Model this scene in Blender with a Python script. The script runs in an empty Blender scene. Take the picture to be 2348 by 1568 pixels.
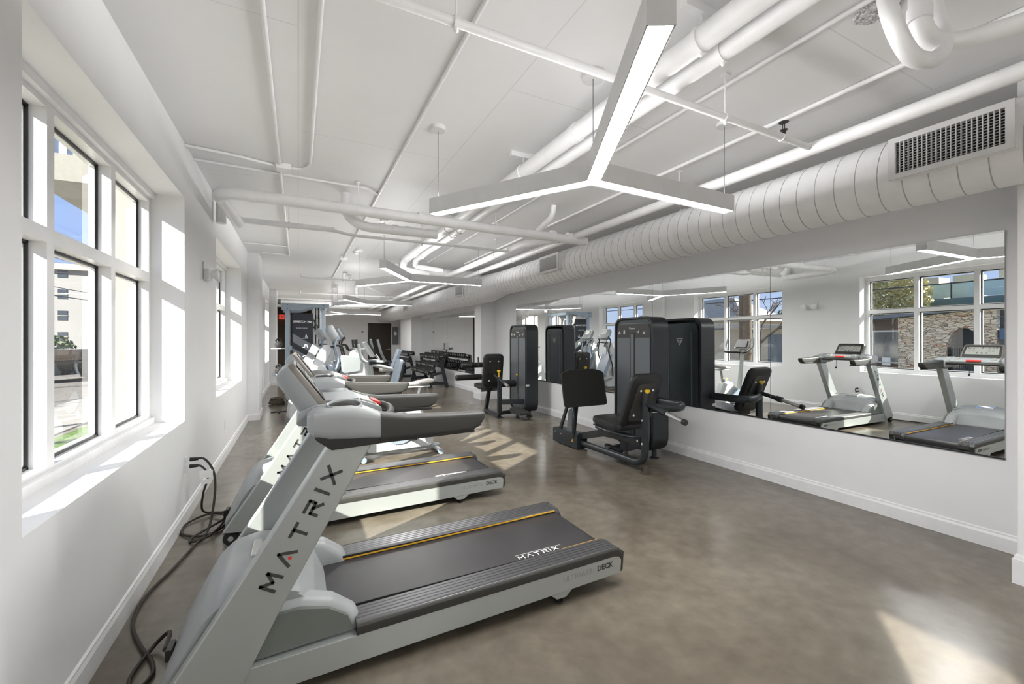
import bpy, bmesh, math, random
from mathutils import Vector, Matrix
random.seed(7)
PI = math.pi
scene = bpy.context.scene
COL = scene.collection

# ---------------------------------------------------------------- camera
cam_d = bpy.data.cameras.new('camera'); cam = bpy.data.objects.new('camera', cam_d); COL.objects.link(cam)
cam.location = (0, 0, 1.5); cam.rotation_euler = (PI/2, 0, -math.radians(26.753))
cam_d.sensor_width = 36; cam_d.lens = 14.903; cam_d.shift_y = -0.00256; cam_d.clip_start = 0.02; cam_d.clip_end = 500
scene.camera = cam
# ---------------------------------------------------------------- exposure
vs = scene.view_settings
vs.view_transform = 'Standard'; vs.look = 'None'; vs.gamma = 1; vs.exposure = 0.0
# ---------------------------------------------------------------- sky and sun
world = bpy.data.worlds.new('world'); scene.world = world; world.use_nodes = True
wn = world.node_tree.nodes; wl = world.node_tree.links; wn.clear()
wo = wn.new('ShaderNodeOutputWorld'); wb = wn.new('ShaderNodeBackground')
tc = wn.new('ShaderNodeTexCoord'); sx = wn.new('ShaderNodeSeparateXYZ'); cr = wn.new('ShaderNodeValToRGB')
cr.color_ramp.elements[0].position = 0.0; cr.color_ramp.elements[0].color = (.40, .46, .58, 1)
cr.color_ramp.elements[1].position = 0.75; cr.color_ramp.elements[1].color = (.21, .27, .42, 1)
e = cr.color_ramp.elements.new(.18); e.color = (.28, .40, .72, 1)
wl.new(tc.outputs['Generated'], sx.inputs[0]); wl.new(sx.outputs['Z'], cr.inputs[0])
wl.new(cr.outputs[0], wb.inputs['Color']); wl.new(wb.outputs[0], wo.inputs[0]); wb.inputs['Strength'].default_value = 1.6
sun_d = bpy.data.lights.new('sun', 'SUN'); sun = bpy.data.objects.new('sun', sun_d); COL.objects.link(sun)
sun_d.energy = 17.5; sun_d.angle = math.radians(.55); sun_d.color = (1, .95, .87)
sun.rotation_euler = Vector((1, .70, -.640)).to_track_quat('-Z', 'Y').to_euler(); sun.location = (-8, -6, 9)
LAMP_DOWN, FILL_UP = 84.0, .45

# ---------------------------------------------------------------- materials
MATS = {}
def mat(name, col, rough=.5, metal=0., spec=.5, coat=0., noise=None, bump=0., bscale=30., emit=None, estr=0., alpha=None):
    m = bpy.data.materials.new(name); m.use_nodes = True; n = m.node_tree.nodes; l = m.node_tree.links
    b = n['Principled BSDF']; b.inputs['Base Color'].default_value = (*col, 1); b.inputs['Roughness'].default_value = rough
    b.inputs['Metallic'].default_value = metal; b.inputs['Specular IOR Level'].default_value = spec
    if coat: b.inputs['Coat Weight'].default_value = coat; b.inputs['Coat Roughness'].default_value = .12
    t = n.new('ShaderNodeTexCoord')
    amt, sc = noise if noise else (.04, 8.)
    z = n.new('ShaderNodeTexNoise'); z.inputs['Scale'].default_value = sc; z.inputs['Detail'].default_value = 5
    l.new(t.outputs['Object'], z.inputs['Vector'])
    mp = n.new('ShaderNodeMapRange'); mp.inputs['To Min'].default_value = 1 - amt; mp.inputs['To Max'].default_value = 1 + amt
    mp.inputs['From Min'].default_value = .3; mp.inputs['From Max'].default_value = .7
    l.new(z.outputs['Fac'], mp.inputs['Value'])
    mx = n.new('ShaderNodeVectorMath'); mx.operation = 'SCALE'; mx.inputs[0].default_value = col
    l.new(mp.outputs[0], mx.inputs['Scale']); l.new(mx.outputs[0], b.inputs['Base Color'])
    if bump:
        z2 = n.new('ShaderNodeTexNoise'); z2.inputs['Scale'].default_value = bscale; z2.inputs['Detail'].default_value = 4
        l.new(t.outputs['Object'], z2.inputs['Vector']); bp = n.new('ShaderNodeBump'); bp.inputs['Strength'].default_value = bump
        bp.inputs['Distance'].default_value = .01; l.new(z2.outputs['Fac'], bp.inputs['Height']); l.new(bp.outputs[0], b.inputs['Normal'])
    if emit: b.inputs['Emission Color'].default_value = (*emit, 1); b.inputs['Emission Strength'].default_value = estr
    MATS[name] = m; return m
WALL = mat('wall_paint', (.85, .85, .855), .55, noise=(.015, 3), bump=.04, bscale=120)
CEIL = mat('ceiling_paint', (.86, .86, .865), .6, noise=(.02, 1.2), bump=.08, bscale=25)
TRIMM = mat('trim_paint', (.86, .86, .865), .35)
VINYL = mat('white_vinyl', (.85, .85, .86), .3)
PIPE = mat('pipe_paint', (.86, .86, .865), .4)
DUCT = mat('duct_paint', (.86, .86, .865), .42)
SEAM = mat('duct_seam_shade', (.45, .45, .455), .5)  # greyer than the duct to draw the seam's shadow line
SILV = mat('silver_shell', (.47, .50, .49), .3, .45, noise=(.02, 3))
SILVD = mat('silver_dark', (.33, .36, .37), .38, .3)
DGREEN = mat('cover_grey', (.16, .175, .16), .45)
GREYP = mat('grey_plastic', (.36, .38, .385), .38)
DARKP = mat('dark_plastic', (.042, .042, .038), .5, bump=.05, bscale=400)
BLACK = mat('black_plastic', (.018, .018, .018), .42)
RUBBER = mat('black_rubber', (.02, .02, .02), .75)
BELT = mat('belt_rubber', (.040, .038, .040), .38, noise=(.25, 2.5), bump=.1, bscale=500)
RAILA = mat('ribbed_aluminium', (.15, .15, .155), .32, .7)
YEL = mat('yellow_plastic', (.85, .55, .02), .4)
AMBER = mat('amber_strip', (.75, .42, .03), .4)
RED = mat('red_plastic', (.75, .03, .02), .4)
INK = mat('dark_ink', (.05, .052, .05), .5)
INKG = mat('grey_ink', (.33, .34, .33), .5)
WINK = mat('white_ink', (.85, .85, .85), .5)
LCD = mat('display_panel', (.34, .35, .32), .25)
CHROME = mat('chrome', (.75, .75, .75), .15, 1.)
GUNM = mat('gunmetal_shell', (.055, .065, .072), .3, .35, noise=(.03, 2))
GUNP = mat('gunmetal_panel', (.15, .165, .175), .32, .4, noise=(.03, 2))
FRAMEB = mat('black_frame_paint', (.028, .032, .036), .35, .2)
VINB = mat('black_upholstery', (.016, .016, .017), .42, bump=.1, bscale=200)
PLATEB = mat('black_grip_plate', (.02, .02, .019), .8, bump=.35, bscale=500)
WHITEP = mat('white_plastic', (.52, .54, .55), .3)
BLUEG = mat('blue_grey_plastic', (.26, .31, .37), .35)
BLUEF = mat('blue_grey_frame', (.34, .40, .46), .35, .3)
CORD = mat('cord_rubber', (.03, .024, .018), .55)
DOORM = mat('dark_brown_door', (.035, .026, .019), .4, noise=(.1, 6))
BRASS = mat('door_hardware', (.6, .58, .52), .3, 1.)
PANELG = mat('grey_panel_box', (.17, .175, .18), .45, .3)
TAN = mat('tan_wall', (.50, .40, .31), .6)
BROWN = mat('brown_top_shade', (.20, .14, .095), .6)
PAPER = mat('paper', (.85, .85, .84), .7)
SEATG = mat('grey_seat', (.42, .40, .37), .5)
CLEARP = mat('frosted_lens', (.78, .78, .77), .25)
GRIL = mat('grille_paint', (.70, .70, .70), .4)
SHADEB = mat('opening_shade', (.02, .02, .02), .8)
BEIGEL = mat('beige_stucco', (.27, .26, .23), .8, noise=(.05, 20), bump=.2, bscale=80)
WHITEB = mat('white_cladding', (.30, .295, .285), .7)
CORR = mat('corrugated_metal', (.45, .50, .58), .35, .6)
GLASSD = mat('dark_window_glass', (.05, .06, .07), .08, 0., 1.)
ASPH = mat('asphalt', (.19, .175, .16), .9, noise=(.15, 3), bump=.3, bscale=60)
CONC = mat('outdoor_concrete', (.34, .325, .30), .85, noise=(.08, 3))
GRASS = mat('grass', (.10, .17, .04), .9, noise=(.4, 12), bump=.6, bscale=60)
MULCH = mat('mulch', (.22, .12, .07), .95, noise=(.4, 30), bump=.6, bscale=80)
BARK = mat('bark', (.12, .095, .075), .9, noise=(.25, 20), bump=.4, bscale=40)
POLEW = mat('pole_wood', (.085, .065, .048), .85, noise=(.3, 10), bump=.3, bscale=40)
LEAFY = mat('leaf_olive', (.48, .44, .22), .7, noise=(.35, 4))
LEAFG = mat('leaf_green', (.07, .11, .035), .7, noise=(.35, 4))
BLUESL = mat('blue_slate_trim', (.13, .155, .18), .5)
SHING = mat('shingles', (.42, .39, .34), .9, noise=(.15, 8), bump=.3, bscale=50)
SIDING = mat('grey_siding', (.50, .44, .34), .8)
CREAMS = mat('cream_siding', (.62, .56, .43), .8)
AQUA = mat('aqua_glass_panel', (.42, .58, .58), .12, 0., .9)
TANKG = mat('tank_green', (.10, .16, .14), .4)
AWN = mat('awning_blue', (.10, .17, .28), .7)
CARM = mat('car_paint', (.06, .07, .08), .2, .5)
BRN2 = mat('brown_wood_panel', (.085, .05, .035), .6)
LAMPB = mat('lamp_body', (.72, .72, .72), .4)
def lampmat(name, s):
    m = mat(name, (.9, .9, .9), .4, emit=(1, .99, .975), estr=s); return m
DIFF = lampmat('lamp_diffuser', LAMP_DOWN)
DIFFU = mat('lamp_top_cover', (.9, .9, .9), .3)
EXITM = mat('exit_red', (.8, .08, .05), .4, emit=(1, .1, .06), estr=.6)

# concrete floor
def floor_mat():
    m = bpy.data.materials.new('polished_concrete'); m.use_nodes = True; n = m.node_tree.nodes; l = m.node_tree.links; b = n['Principled BSDF']
    t = n.new('ShaderNodeTexCoord'); a = n.new('ShaderNodeTexNoise'); a.inputs['Scale'].default_value = .9; a.inputs['Detail'].default_value = 9; a.inputs['Roughness'].default_value = .6; a.inputs['Distortion'].default_value = .6
    l.new(t.outputs['Object'], a.inputs['Vector']); r = n.new('ShaderNodeValToRGB'); l.new(a.outputs['Fac'], r.inputs[0])
    r.color_ramp.elements[0].position = .3; r.color_ramp.elements[0].color = (.115, .096, .074, 1)
    r.color_ramp.elements[1].position = .72; r.color_ramp.elements[1].color = (.225, .198, .155, 1)
    f = n.new('ShaderNodeTexNoise'); f.inputs['Scale'].default_value = 9; f.inputs['Detail'].default_value = 8; l.new(t.outputs['Object'], f.inputs['Vector'])
    mr = n.new('ShaderNodeMapRange'); mr.inputs['From Min'].default_value = .35; mr.inputs['From Max'].default_value = .7; mr.inputs['To Min'].default_value = .88; mr.inputs['To Max'].default_value = 1.12
    l.new(f.outputs['Fac'], mr.inputs['Value']); s = n.new('ShaderNodeVectorMath'); s.operation = 'SCALE'
    l.new(r.outputs[0], s.inputs[0]); l.new(mr.outputs[0], s.inputs['Scale']); l.new(s.outputs[0], b.inputs['Base Color'])
    rr = n.new('ShaderNodeMapRange'); rr.inputs['To Min'].default_value = .15; rr.inputs['To Max'].default_value = .32; l.new(a.outputs['Fac'], rr.inputs['Value']); l.new(rr.outputs[0], b.inputs['Roughness'])
    b.inputs['Specular IOR Level'].default_value = .55
    bp = n.new('ShaderNodeBump'); bp.inputs['Strength'].default_value = .06; bp.inputs['Distance'].default_value = .01; l.new(f.outputs['Fac'], bp.inputs['Height']); l.new(bp.outputs[0], b.inputs['Normal'])
    return m
FLOORM = floor_mat()
def ceiling_seams(m):
    n = m.node_tree.nodes; l = m.node_tree.links; b = n['Principled BSDF']
    src = b.inputs['Base Color'].links[0].from_socket
    t = n.new('ShaderNodeTexCoord'); mp = n.new('ShaderNodeMapping'); mp.inputs['Rotation'].default_value = (0, 0, PI/2)
    l.new(t.outputs['Object'], mp.inputs[0])
    br = n.new('ShaderNodeTexBrick'); br.inputs['Scale'].default_value = 1; br.inputs['Brick Width'].default_value = 2.44; br.inputs['Row Height'].default_value = 1.22
    br.inputs['Mortar Size'].default_value = .004; br.inputs['Mortar Smooth'].default_value = .2
    br.inputs['Color1'].default_value = br.inputs['Color2'].default_value = (1, 1, 1, 1); br.inputs['Mortar'].default_value = (.86, .86, .86, 1)
    l.new(mp.outputs[0], br.inputs['Vector']); x = n.new('ShaderNodeMix'); x.data_type = 'RGBA'; x.blend_type = 'MULTIPLY'; x.inputs[0].default_value = 1
    l.new(src, x.inputs[6]); l.new(br.outputs['Color'], x.inputs[7]); l.new(x.outputs[2], b.inputs['Base Color'])
ceiling_seams(CEIL)
def glass_mat():
    m = bpy.data.materials.new('window_glass'); m.use_nodes = True; n = m.node_tree.nodes; l = m.node_tree.links; n.clear()
    o = n.new('ShaderNodeOutputMaterial'); t = n.new('ShaderNodeBsdfTransparent'); t.inputs[0].default_value = (.95, .975, .96, 1)
    g = n.new('ShaderNodeBsdfGlossy'); g.inputs['Roughness'].default_value = 0.0; fw = n.new('ShaderNodeLayerWeight'); fw.inputs[0].default_value = .5; fp = n.new('ShaderNodeMath'); fp.operation = 'POWER'; fp.inputs[1].default_value = 5; l.new(fw.outputs['Facing'], fp.inputs[0]); fr = n.new('ShaderNodeMath'); fr.operation = 'MULTIPLY_ADD'; fr.inputs[1].default_value = .9; fr.inputs[2].default_value = .06; l.new(fp.outputs[0], fr.inputs[0])
    x = n.new('ShaderNodeMixShader'); l.new(fr.outputs[0], x.inputs[0]); l.new(t.outputs[0], x.inputs[1]); l.new(g.outputs[0], x.inputs[2]); l.new(x.outputs[0], o.inputs[0]); return m
GLASS = glass_mat()
MIRR = bpy.data.materials.new('mirror_glass'); MIRR.use_nodes = True
_b = MIRR.node_tree.nodes['Principled BSDF']; _b.inputs['Base Color'].default_value = (.90, .92, .915, 1); _b.inputs['Metallic'].default_value = 1; _b.inputs['Roughness'].default_value = 0.0
def stone_mat():
    m = bpy.data.materials.new('rubble_stone'); m.use_nodes = True; n = m.node_tree.nodes; l = m.node_tree.links; b = n['Principled BSDF']
    t = n.new('ShaderNodeTexCoord'); mp = n.new('ShaderNodeMapping'); mp.inputs['Scale'].default_value = (4.2, 4.2, 12.0); l.new(t.outputs['Object'], mp.inputs[0])
    ns = n.new('ShaderNodeTexNoise'); ns.inputs['Scale'].default_value = 2.5; l.new(mp.outputs[0], ns.inputs['Vector'])
    ad = n.new('ShaderNodeVectorMath'); ad.operation = 'MULTIPLY_ADD'; ad.inputs[1].default_value = (.5, .5, .5); l.new(ns.outputs['Color'], ad.inputs[0]); l.new(mp.outputs[0], ad.inputs[2])
    v = n.new('ShaderNodeTexVoronoi'); v.inputs['Scale'].default_value = 1; l.new(ad.outputs[0], v.inputs['Vector'])
    v2 = n.new('ShaderNodeTexVoronoi'); v2.feature = 'DISTANCE_TO_EDGE'; v2.inputs['Scale'].default_value = 1; l.new(ad.outputs[0], v2.inputs['Vector'])
    se = n.new('ShaderNodeSeparateColor'); l.new(v.outputs['Color'], se.inputs[0]); r = n.new('ShaderNodeValToRGB'); l.new(se.outputs[0], r.inputs[0])
    r.color_ramp.elements[0].color = (.50, .39, .27, 1); r.color_ramp.elements[1].color = (.85, .75, .58, 1)
    for p, c in ((.3, (.74, .64, .48, 1)), (.86, (.78, .66, .49, 1)), (.93, (.55, .26, .14, 1))):
        e = r.color_ramp.elements.new(p); e.color = c
    mr = n.new('ShaderNodeMapRange'); mr.inputs['From Max'].default_value = .06; l.new(v2.outputs['Distance'], mr.inputs['Value'])
    x = n.new('ShaderNodeMix'); x.data_type = 'RGBA'; l.new(mr.outputs[0], x.inputs[0]); x.inputs[6].default_value = (.17, .14, .11, 1); l.new(r.outputs[0], x.inputs[7]); l.new(x.outputs[2], b.inputs['Base Color'])
    b.inputs['Roughness'].default_value = .9; bp = n.new('ShaderNodeBump'); bp.inputs['Distance'].default_value = .02; l.new(mr.outputs[0], bp.inputs['Height']); l.new(bp.outputs[0], b.inputs['Normal']); return m
STONE = stone_mat()

# ---------------------------------------------------------------- mesh helpers
def rpoly(pts, r, n=4):
    out = []; N = len(pts); rr = r if isinstance(r, (list, tuple)) else [r]*N
    for i in range(N):
        p = Vector(pts[i]); a = Vector(pts[i-1]) - p; b = Vector(pts[(i+1) % N]) - p; q = rr[i]
        if q <= 0: out.append(tuple(p)); continue
        ang = a.angle(b); d = min(q/math.tan(ang/2), a.length*.49, b.length*.49)
        s = p + a.normalized()*d; e = p + b.normalized()*d
        for k in range(n+1):
            t = k/n; out.append(tuple((1-t)**2*s + 2*t*(1-t)*p + t*t*e))
    return out
def curve(pts, n=6):
    P = [Vector(p) for p in pts]; P = [2*P[0]-P[1]] + P + [2*P[-1]-P[-2]]; out = []
    for i in range(1, len(P)-2):
        a, b, c, d = P[i-1], P[i], P[i+1], P[i+2]
        for k in range(n):
            t = k/n; out.append(.5*((2*b)+(c-a)*t+(2*a-5*b+4*c-d)*t*t+(3*b-a-3*c+d)*t**3))
    out.append(P[-2]); return out
def bend(pts, r, n=5):
    P = [Vector(p) for p in pts]; out = [P[0]]
    for i in range(1, len(P)-1):
        a = P[i-1]-P[i]; b = P[i+1]-P[i]; d = min(r, a.length*.49, b.length*.49)
        s = P[i]+a.normalized()*d; e = P[i]+b.normalized()*d
        for k in range(n+1):
            t = k/n; out.append((1-t)**2*s+2*t*(1-t)*P[i]+t*t*e)
    out.append(P[-1]); return out
class MB:
    def __init__(s): s.v = []; s.f = []
    def add(s, vs, fs):
        o = len(s.v); s.v += [tuple(p) for p in vs]; s.f += [tuple(i+o for i in f) for f in fs]; return s
    def box(s, x0, x1, y0, y1, z0, z1):
        return s.add([(x0,y0,z0),(x1,y0,z0),(x1,y1,z0),(x0,y1,z0),(x0,y0,z1),(x1,y0,z1),(x1,y1,z1),(x0,y1,z1)],
                     [(3,2,1,0),(4,5,6,7),(0,1,5,4),(1,2,6,5),(2,3,7,6),(3,0,4,7)])
    def beam(s, p0, p1, w, h, up=(0,0,1)):
        p0, p1 = Vector(p0), Vector(p1); d = (p1-p0).normalized(); u = Vector(up)
        if abs(d.dot(u)) > .98: u = Vector((1,0,0))
        a = d.cross(u).normalized(); b = a.cross(d)
        q = [p+a*i*w/2+b*j*h/2 for p in (p0, p1) for i, j in ((-1,-1),(1,-1),(1,1),(-1,1))]
        return s.add(q, [(0,1,2,3),(7,6,5,4),(0,4,5,1),(1,5,6,2),(2,6,7,3),(3,7,4,0)])
    def prism(s, pts, axis, a, b):
        n = len(pts)
        f = {'x': lambda p, q: (q, p[0], p[1]), 'y': lambda p, q: (p[0], q, p[1]), 'z': lambda p, q: (p[0], p[1], q)}[axis]
        vs_ = [f(p, a) for p in pts] + [f(p, b) for p in pts]
        return s.add(vs_, [tuple(range(n)), tuple(range(2*n-1, n-1, -1))] + [(i, i+n, (i+1) % n+n, (i+1) % n) for i in range(n)])
    def ring(s, outer, inner, axis, a, b):
        n = len(outer); f = {'x': lambda p, q: (q, p[0], p[1]), 'y': lambda p, q: (p[0], q, p[1]), 'z': lambda p, q: (p[0], p[1], q)}[axis]
        vs_ = [f(p, a) for p in outer]+[f(p, a) for p in inner]+[f(p, b) for p in outer]+[f(p, b) for p in inner]; fs = []
        for i in range(n):
            j = (i+1) % n
            fs += [(i, j, n+j, n+i), (2*n+i, 3*n+i, 3*n+j, 2*n+j), (i, 2*n+i, 2*n+j, j), (n+i, n+j, 3*n+j, 3*n+i)]
        return s.add(vs_, fs)
    def loft(s, rings, cap=True):
        n = len(rings[0]); o = []
        for r in rings: o += list(r)
        fs = []
        for k in range(len(rings)-1):
            for i in range(n):
                j = (i+1) % n; fs.append((k*n+i, k*n+j, (k+1)*n+j, (k+1)*n+i))
        if cap: fs += [tuple(range(n-1, -1, -1)), tuple(range((len(rings)-1)*n, len(rings)*n))]
        return s.add(o, fs)
    def tube(s, path, r, seg=12, flat=1., close=False):
        P = [Vector(p) for p in path]; n = len(P); rr = r if isinstance(r, (list, tuple)) else [r]*n
        T = [(P[min(i+1, n-1)]-P[max(i-1, 0)]).normalized() for i in range(n)]
        u = Vector((0,0,1)) if abs(T[0].z) < .9 else Vector((1,0,0)); rings = []
        for i in range(n):
            a = T[i].cross(u); a = a.normalized() if a.length > 1e-6 else Vector((1,0,0)); b = a.cross(T[i]).normalized(); u = b
            rings.append([P[i]+a*math.cos(2*PI*k/seg)*rr[i]+b*math.sin(2*PI*k/seg)*rr[i]*flat for k in range(seg)])
        return s.loft(rings)
    def cyl(s, p0, p1, r0, r1=None, seg=18): return s.tube([p0, p1], [r0, r0 if r1 is None else r1], seg)
    def lathe(s, prof, c, seg=24, axis='z'):
        rings = []
        for r, h in prof:
            R = []
            for k in range(seg):
                a = 2*PI*k/seg; x, y = r*math.cos(a), r*math.sin(a)
                R.append({'z': (c[0]+x, c[1]+y, c[2]+h), 'y': (c[0]+y, c[1]+h, c[2]+x), 'x': (c[0]+h, c[1]+x, c[2]+y)}[axis])
            rings.append(R)
        return s.loft(rings)
    def ball(s, c, r, seg=14):
        rx, ry, rz = r if isinstance(r, (tuple, list)) else (r, r, r); n = 8
        return s.loft([[(c[0]+rx*math.sin(PI*max(.02, min(.98, j/n)))*math.cos(2*PI*k/seg), c[1]+ry*math.sin(PI*max(.02, min(.98, j/n)))*math.sin(2*PI*k/seg), c[2]-rz*math.cos(PI*j/n)) for k in range(seg)] for j in range(n+1)])
    def crown(s, prof, y0, y1, dz=.05, n=10, inset=.0, zb=.1):
        rings = []
        for k in range(n+1):
            t = k/n; w = 1-abs(2*t-1)**3.5; y = y0+(y1-y0)*t
            rings.append([(x+(inset*(1-w)*(1 if x < 0 else -1)), y, z-(dz*(1-w) if z > zb else 0)) for x, z in prof])
        return s.loft(rings)
    def stroke(s, lines, w, org, ex, ey, h, th=.0008):
        org, ex, ey = Vector(org), Vector(ex).normalized(), Vector(ey).normalized(); nz = ex.cross(ey)
        for ln in lines:
            for (a, b) in zip(ln[:-1], ln[1:]):
                A = Vector(a)*h; B = Vector(b)*h; d = (B-A); d.normalize(); q = Vector((-d.y, d.x))*w*h/2; e = d*w*h/2*.6
                pts = [A-e+q, A-e-q, B+e-q, B+e+q]; vs_ = [org+ex*p.x+ey*p.y+nz*k for k in (0, th) for p in pts]
                s.add(vs_, [(3,2,1,0),(4,5,6,7),(0,1,5,4),(1,2,6,5),(2,3,7,6),(3,0,4,7)])
        return s
    def build(s, name, m, parent=None, bevel=0., seg=2, smooth=True, base=False):
        me = bpy.data.meshes.new(name); V = s.v; off = None
        if base:
            xs, ys, zs = zip(*V); off = Vector(((min(xs)+max(xs))/2, (min(ys)+max(ys))/2, min(zs))); V = [tuple(Vector(p)-off) for p in V]
        me.from_pydata(V, [], s.f); bm = bmesh.new(); bm.from_mesh(me); bmesh.ops.recalc_face_normals(bm, faces=bm.faces)
        if bevel:
            ed = [e_ for e_ in bm.edges if len(e_.link_faces) == 2 and e_.calc_face_angle(0) > .6]
            bmesh.ops.bevel(bm, geom=ed, offset=bevel, segments=seg, affect='EDGES', profile=.5, clamp_overlap=True)
        bm.to_mesh(me); bm.free()
        if smooth:
            for p in me.polygons: p.use_smooth = True
            me.set_sharp_from_angle(angle=math.radians(38))
        me.materials.append(m); o = bpy.data.objects.new(name, me); COL.objects.link(o)
        if off: o.location = off
        if parent: o.parent = parent
        if bevel:
            w = o.modifiers.new('wn', 'WEIGHTED_NORMAL'); w.keep_sharp = True
        return o
def tag(o, label=None, cat=None, group=None, kind=None):
    if label: o['label'] = label
    if cat: o['category'] = cat
    if group: o['group'] = group
    if kind: o['kind'] = kind
    return o
def thing(name, label, cat, loc=(0,0,0), rz=0, group=None):
    o = bpy.data.objects.new(name, None); COL.objects.link(o); o.location = loc; o.rotation_euler = (0,0,rz); o.empty_display_size = .1
    return tag(o, label, cat, group)
def dup(root, loc, label=None, group=None, rz=None):
    r = root.copy(); COL.objects.link(r); r.location = loc
    if rz is not None: r.rotation_euler = (0,0,rz)
    if label: r['label'] = label
    if group: r['group'] = group
    for ch in list(root.children):
        c = ch.copy(); COL.objects.link(c); c.parent = r
        for g in list(ch.children):
            d = g.copy(); COL.objects.link(d); d.parent = c
    return r
def struct(name, mb, m, parent=None, bevel=0., smooth=True):
    o = mb.build(name, m, parent, bevel, smooth=smooth)
    if parent is None: o['kind'] = 'structure'
    return o
def text(name, s, size, m, parent, loc, rot, ext=.0006, bold=0., align='CENTER', sx_=1.):
    c = bpy.data.curves.new(name, 'FONT'); c.body = s; c.size = size; c.extrude = ext; c.offset = bold; c.align_x = align; c.resolution_u = 3
    t = bpy.data.objects.new('tmp', c); COL.objects.link(t); dg = bpy.context.evaluated_depsgraph_get(); me = bpy.data.meshes.new_from_object(t.evaluated_get(dg))
    bpy.data.objects.remove(t); bpy.data.curves.remove(c); me.materials.clear(); me.materials.append(m)
    o = bpy.data.objects.new(name, me); COL.objects.link(o); o.parent = parent; o.location = loc; o.rotation_euler = rot; o.scale = (sx_, 1, 1); return o

XL, XR, ZC, XO = -.8325, 4.467, 3.11, -1.17
YB, YE = -4.6, 21.2
# ---------------------------------------------------------------- room shell
struct('floor', MB().box(XO, XR+.2, YB-.2, YE, -.1, 0).box(-3.2, XR+.2, YE, 25.2, -.1, 0), FLOORM)
struct('ceiling', MB().box(XO, XR+.2, YB-.2, YE, ZC, ZC+.15).box(-3.2, XR+.2, YE, 25.2, ZC, ZC+.15), CEIL)
WINS = [(-3.7, -1.40), (2.02, 4.31), (5.79, 8.17), (9.94, 12.3), (13.75, 15.45), (16.6, 18.2)]
Z0, Z1 = .83, 2.66
w = MB(); ys = [YB] + [v for a in WINS for v in a] + [YE]
for i in range(0, len(ys), 2): w.box(XO, XL, ys[i], ys[i+1], 0, ZC)
for a, b in WINS: w.box(XO, XL, a, b, 0, Z0).box(XO, XL, a, b, Z1, ZC)
struct('wall_left', w, WALL)
struct('trim_1', MB().box(XL, -.654, 9.17, 9.95, 0, ZC), WALL, bevel=.006)
struct('trim_2', MB().box(XL, -.63, 15.75, 16.35, 0, ZC), WALL, bevel=.006)
struct('wall_back', MB().box(XO, XR+.2, YB-.2, YB, 0, ZC), WALL)
struct('wall_right', MB().box(XR, XR+.2, YB, 25.2, 0, ZC), WALL)
struct('wall_end', MB().box(.55, XR, YE, YE+.15, 0, ZC), WALL)
struct('wall_lobby', MB().box(-3.2, 1.4, 25.0, 25.2, 0, ZC).box(-3.4, -3.2, YE, 25.2, 0, ZC).box(.55, 1.4, YE+.15, 25.0, 0, ZC), TAN)
struct('trim_3', MB().box(-3.2, .55, 24.6, 25.0, 2.78, ZC), BROWN)  # brown block stands for the shading along the lobby wall's top
struct('wall_corner', MB().box(-3.2, XO, YE-.15, YE, 0, ZC), WALL)
def bboard(name, p0, p1, nrm):
    p0, p1, nrm = Vector(p0), Vector(p1), Vector(nrm); t = .016
    prof = [(0, 0), (t, 0), (t, .095), (t*.55, .112), (t*.55, .122), (0, .13)]
    m = MB(); m.loft([[p+nrm*a+Vector((0, 0, z)) for a, z in prof] for p in (p0, p1)]); struct(name, m, TRIMM, smooth=False)
bboard('baseboard_left', (XL, YB, 0), (XL, 9.17, 0), (1, 0, 0))
bboard('baseboard_pier', (XL, 9.17, 0), (-.654, 9.17, 0), (0, -1, 0))
bboard('baseboard_pier_side', (-.654, 9.154, 0), (-.654, 9.95, 0), (1, 0, 0))
bboard('baseboard_left_far', (XL, 9.95, 0), (XL, 15.75, 0), (1, 0, 0))
bboard('baseboard_far_pier', (XL, 15.75, 0), (-.63, 15.75, 0), (0, -1, 0))
bboard('baseboard_right', (XR, .95, 0), (XR, 9.75, 0), (-1, 0, 0))
bboard('baseboard_right_far', (XR, 10.18, 0), (XR, 17.0, 0), (-1, 0, 0))
bboard('baseboard_end', (.55, YE, 0), (2.9, YE, 0), (0, -1, 0))
PILL = [(3.95, .45, .93), (4.05, 9.75, 10.18), (4.05, 17.0, 19.0)]
for i, (x, a, b) in enumerate(PILL):
    struct('trim_%d' % (4+i), MB().box(x, XR, a, b, 0, ZC), WALL, bevel=.006)
    t = .018; m = MB()
    for o_, h in ((t, .15), (t*.6, .17), (t*.3, .18)): m.box(x-o_, XR, a-o_, b+o_, 0, h)
    struct('baseboard_pillar_%d' % (i+1), m, TRIMM)
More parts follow.
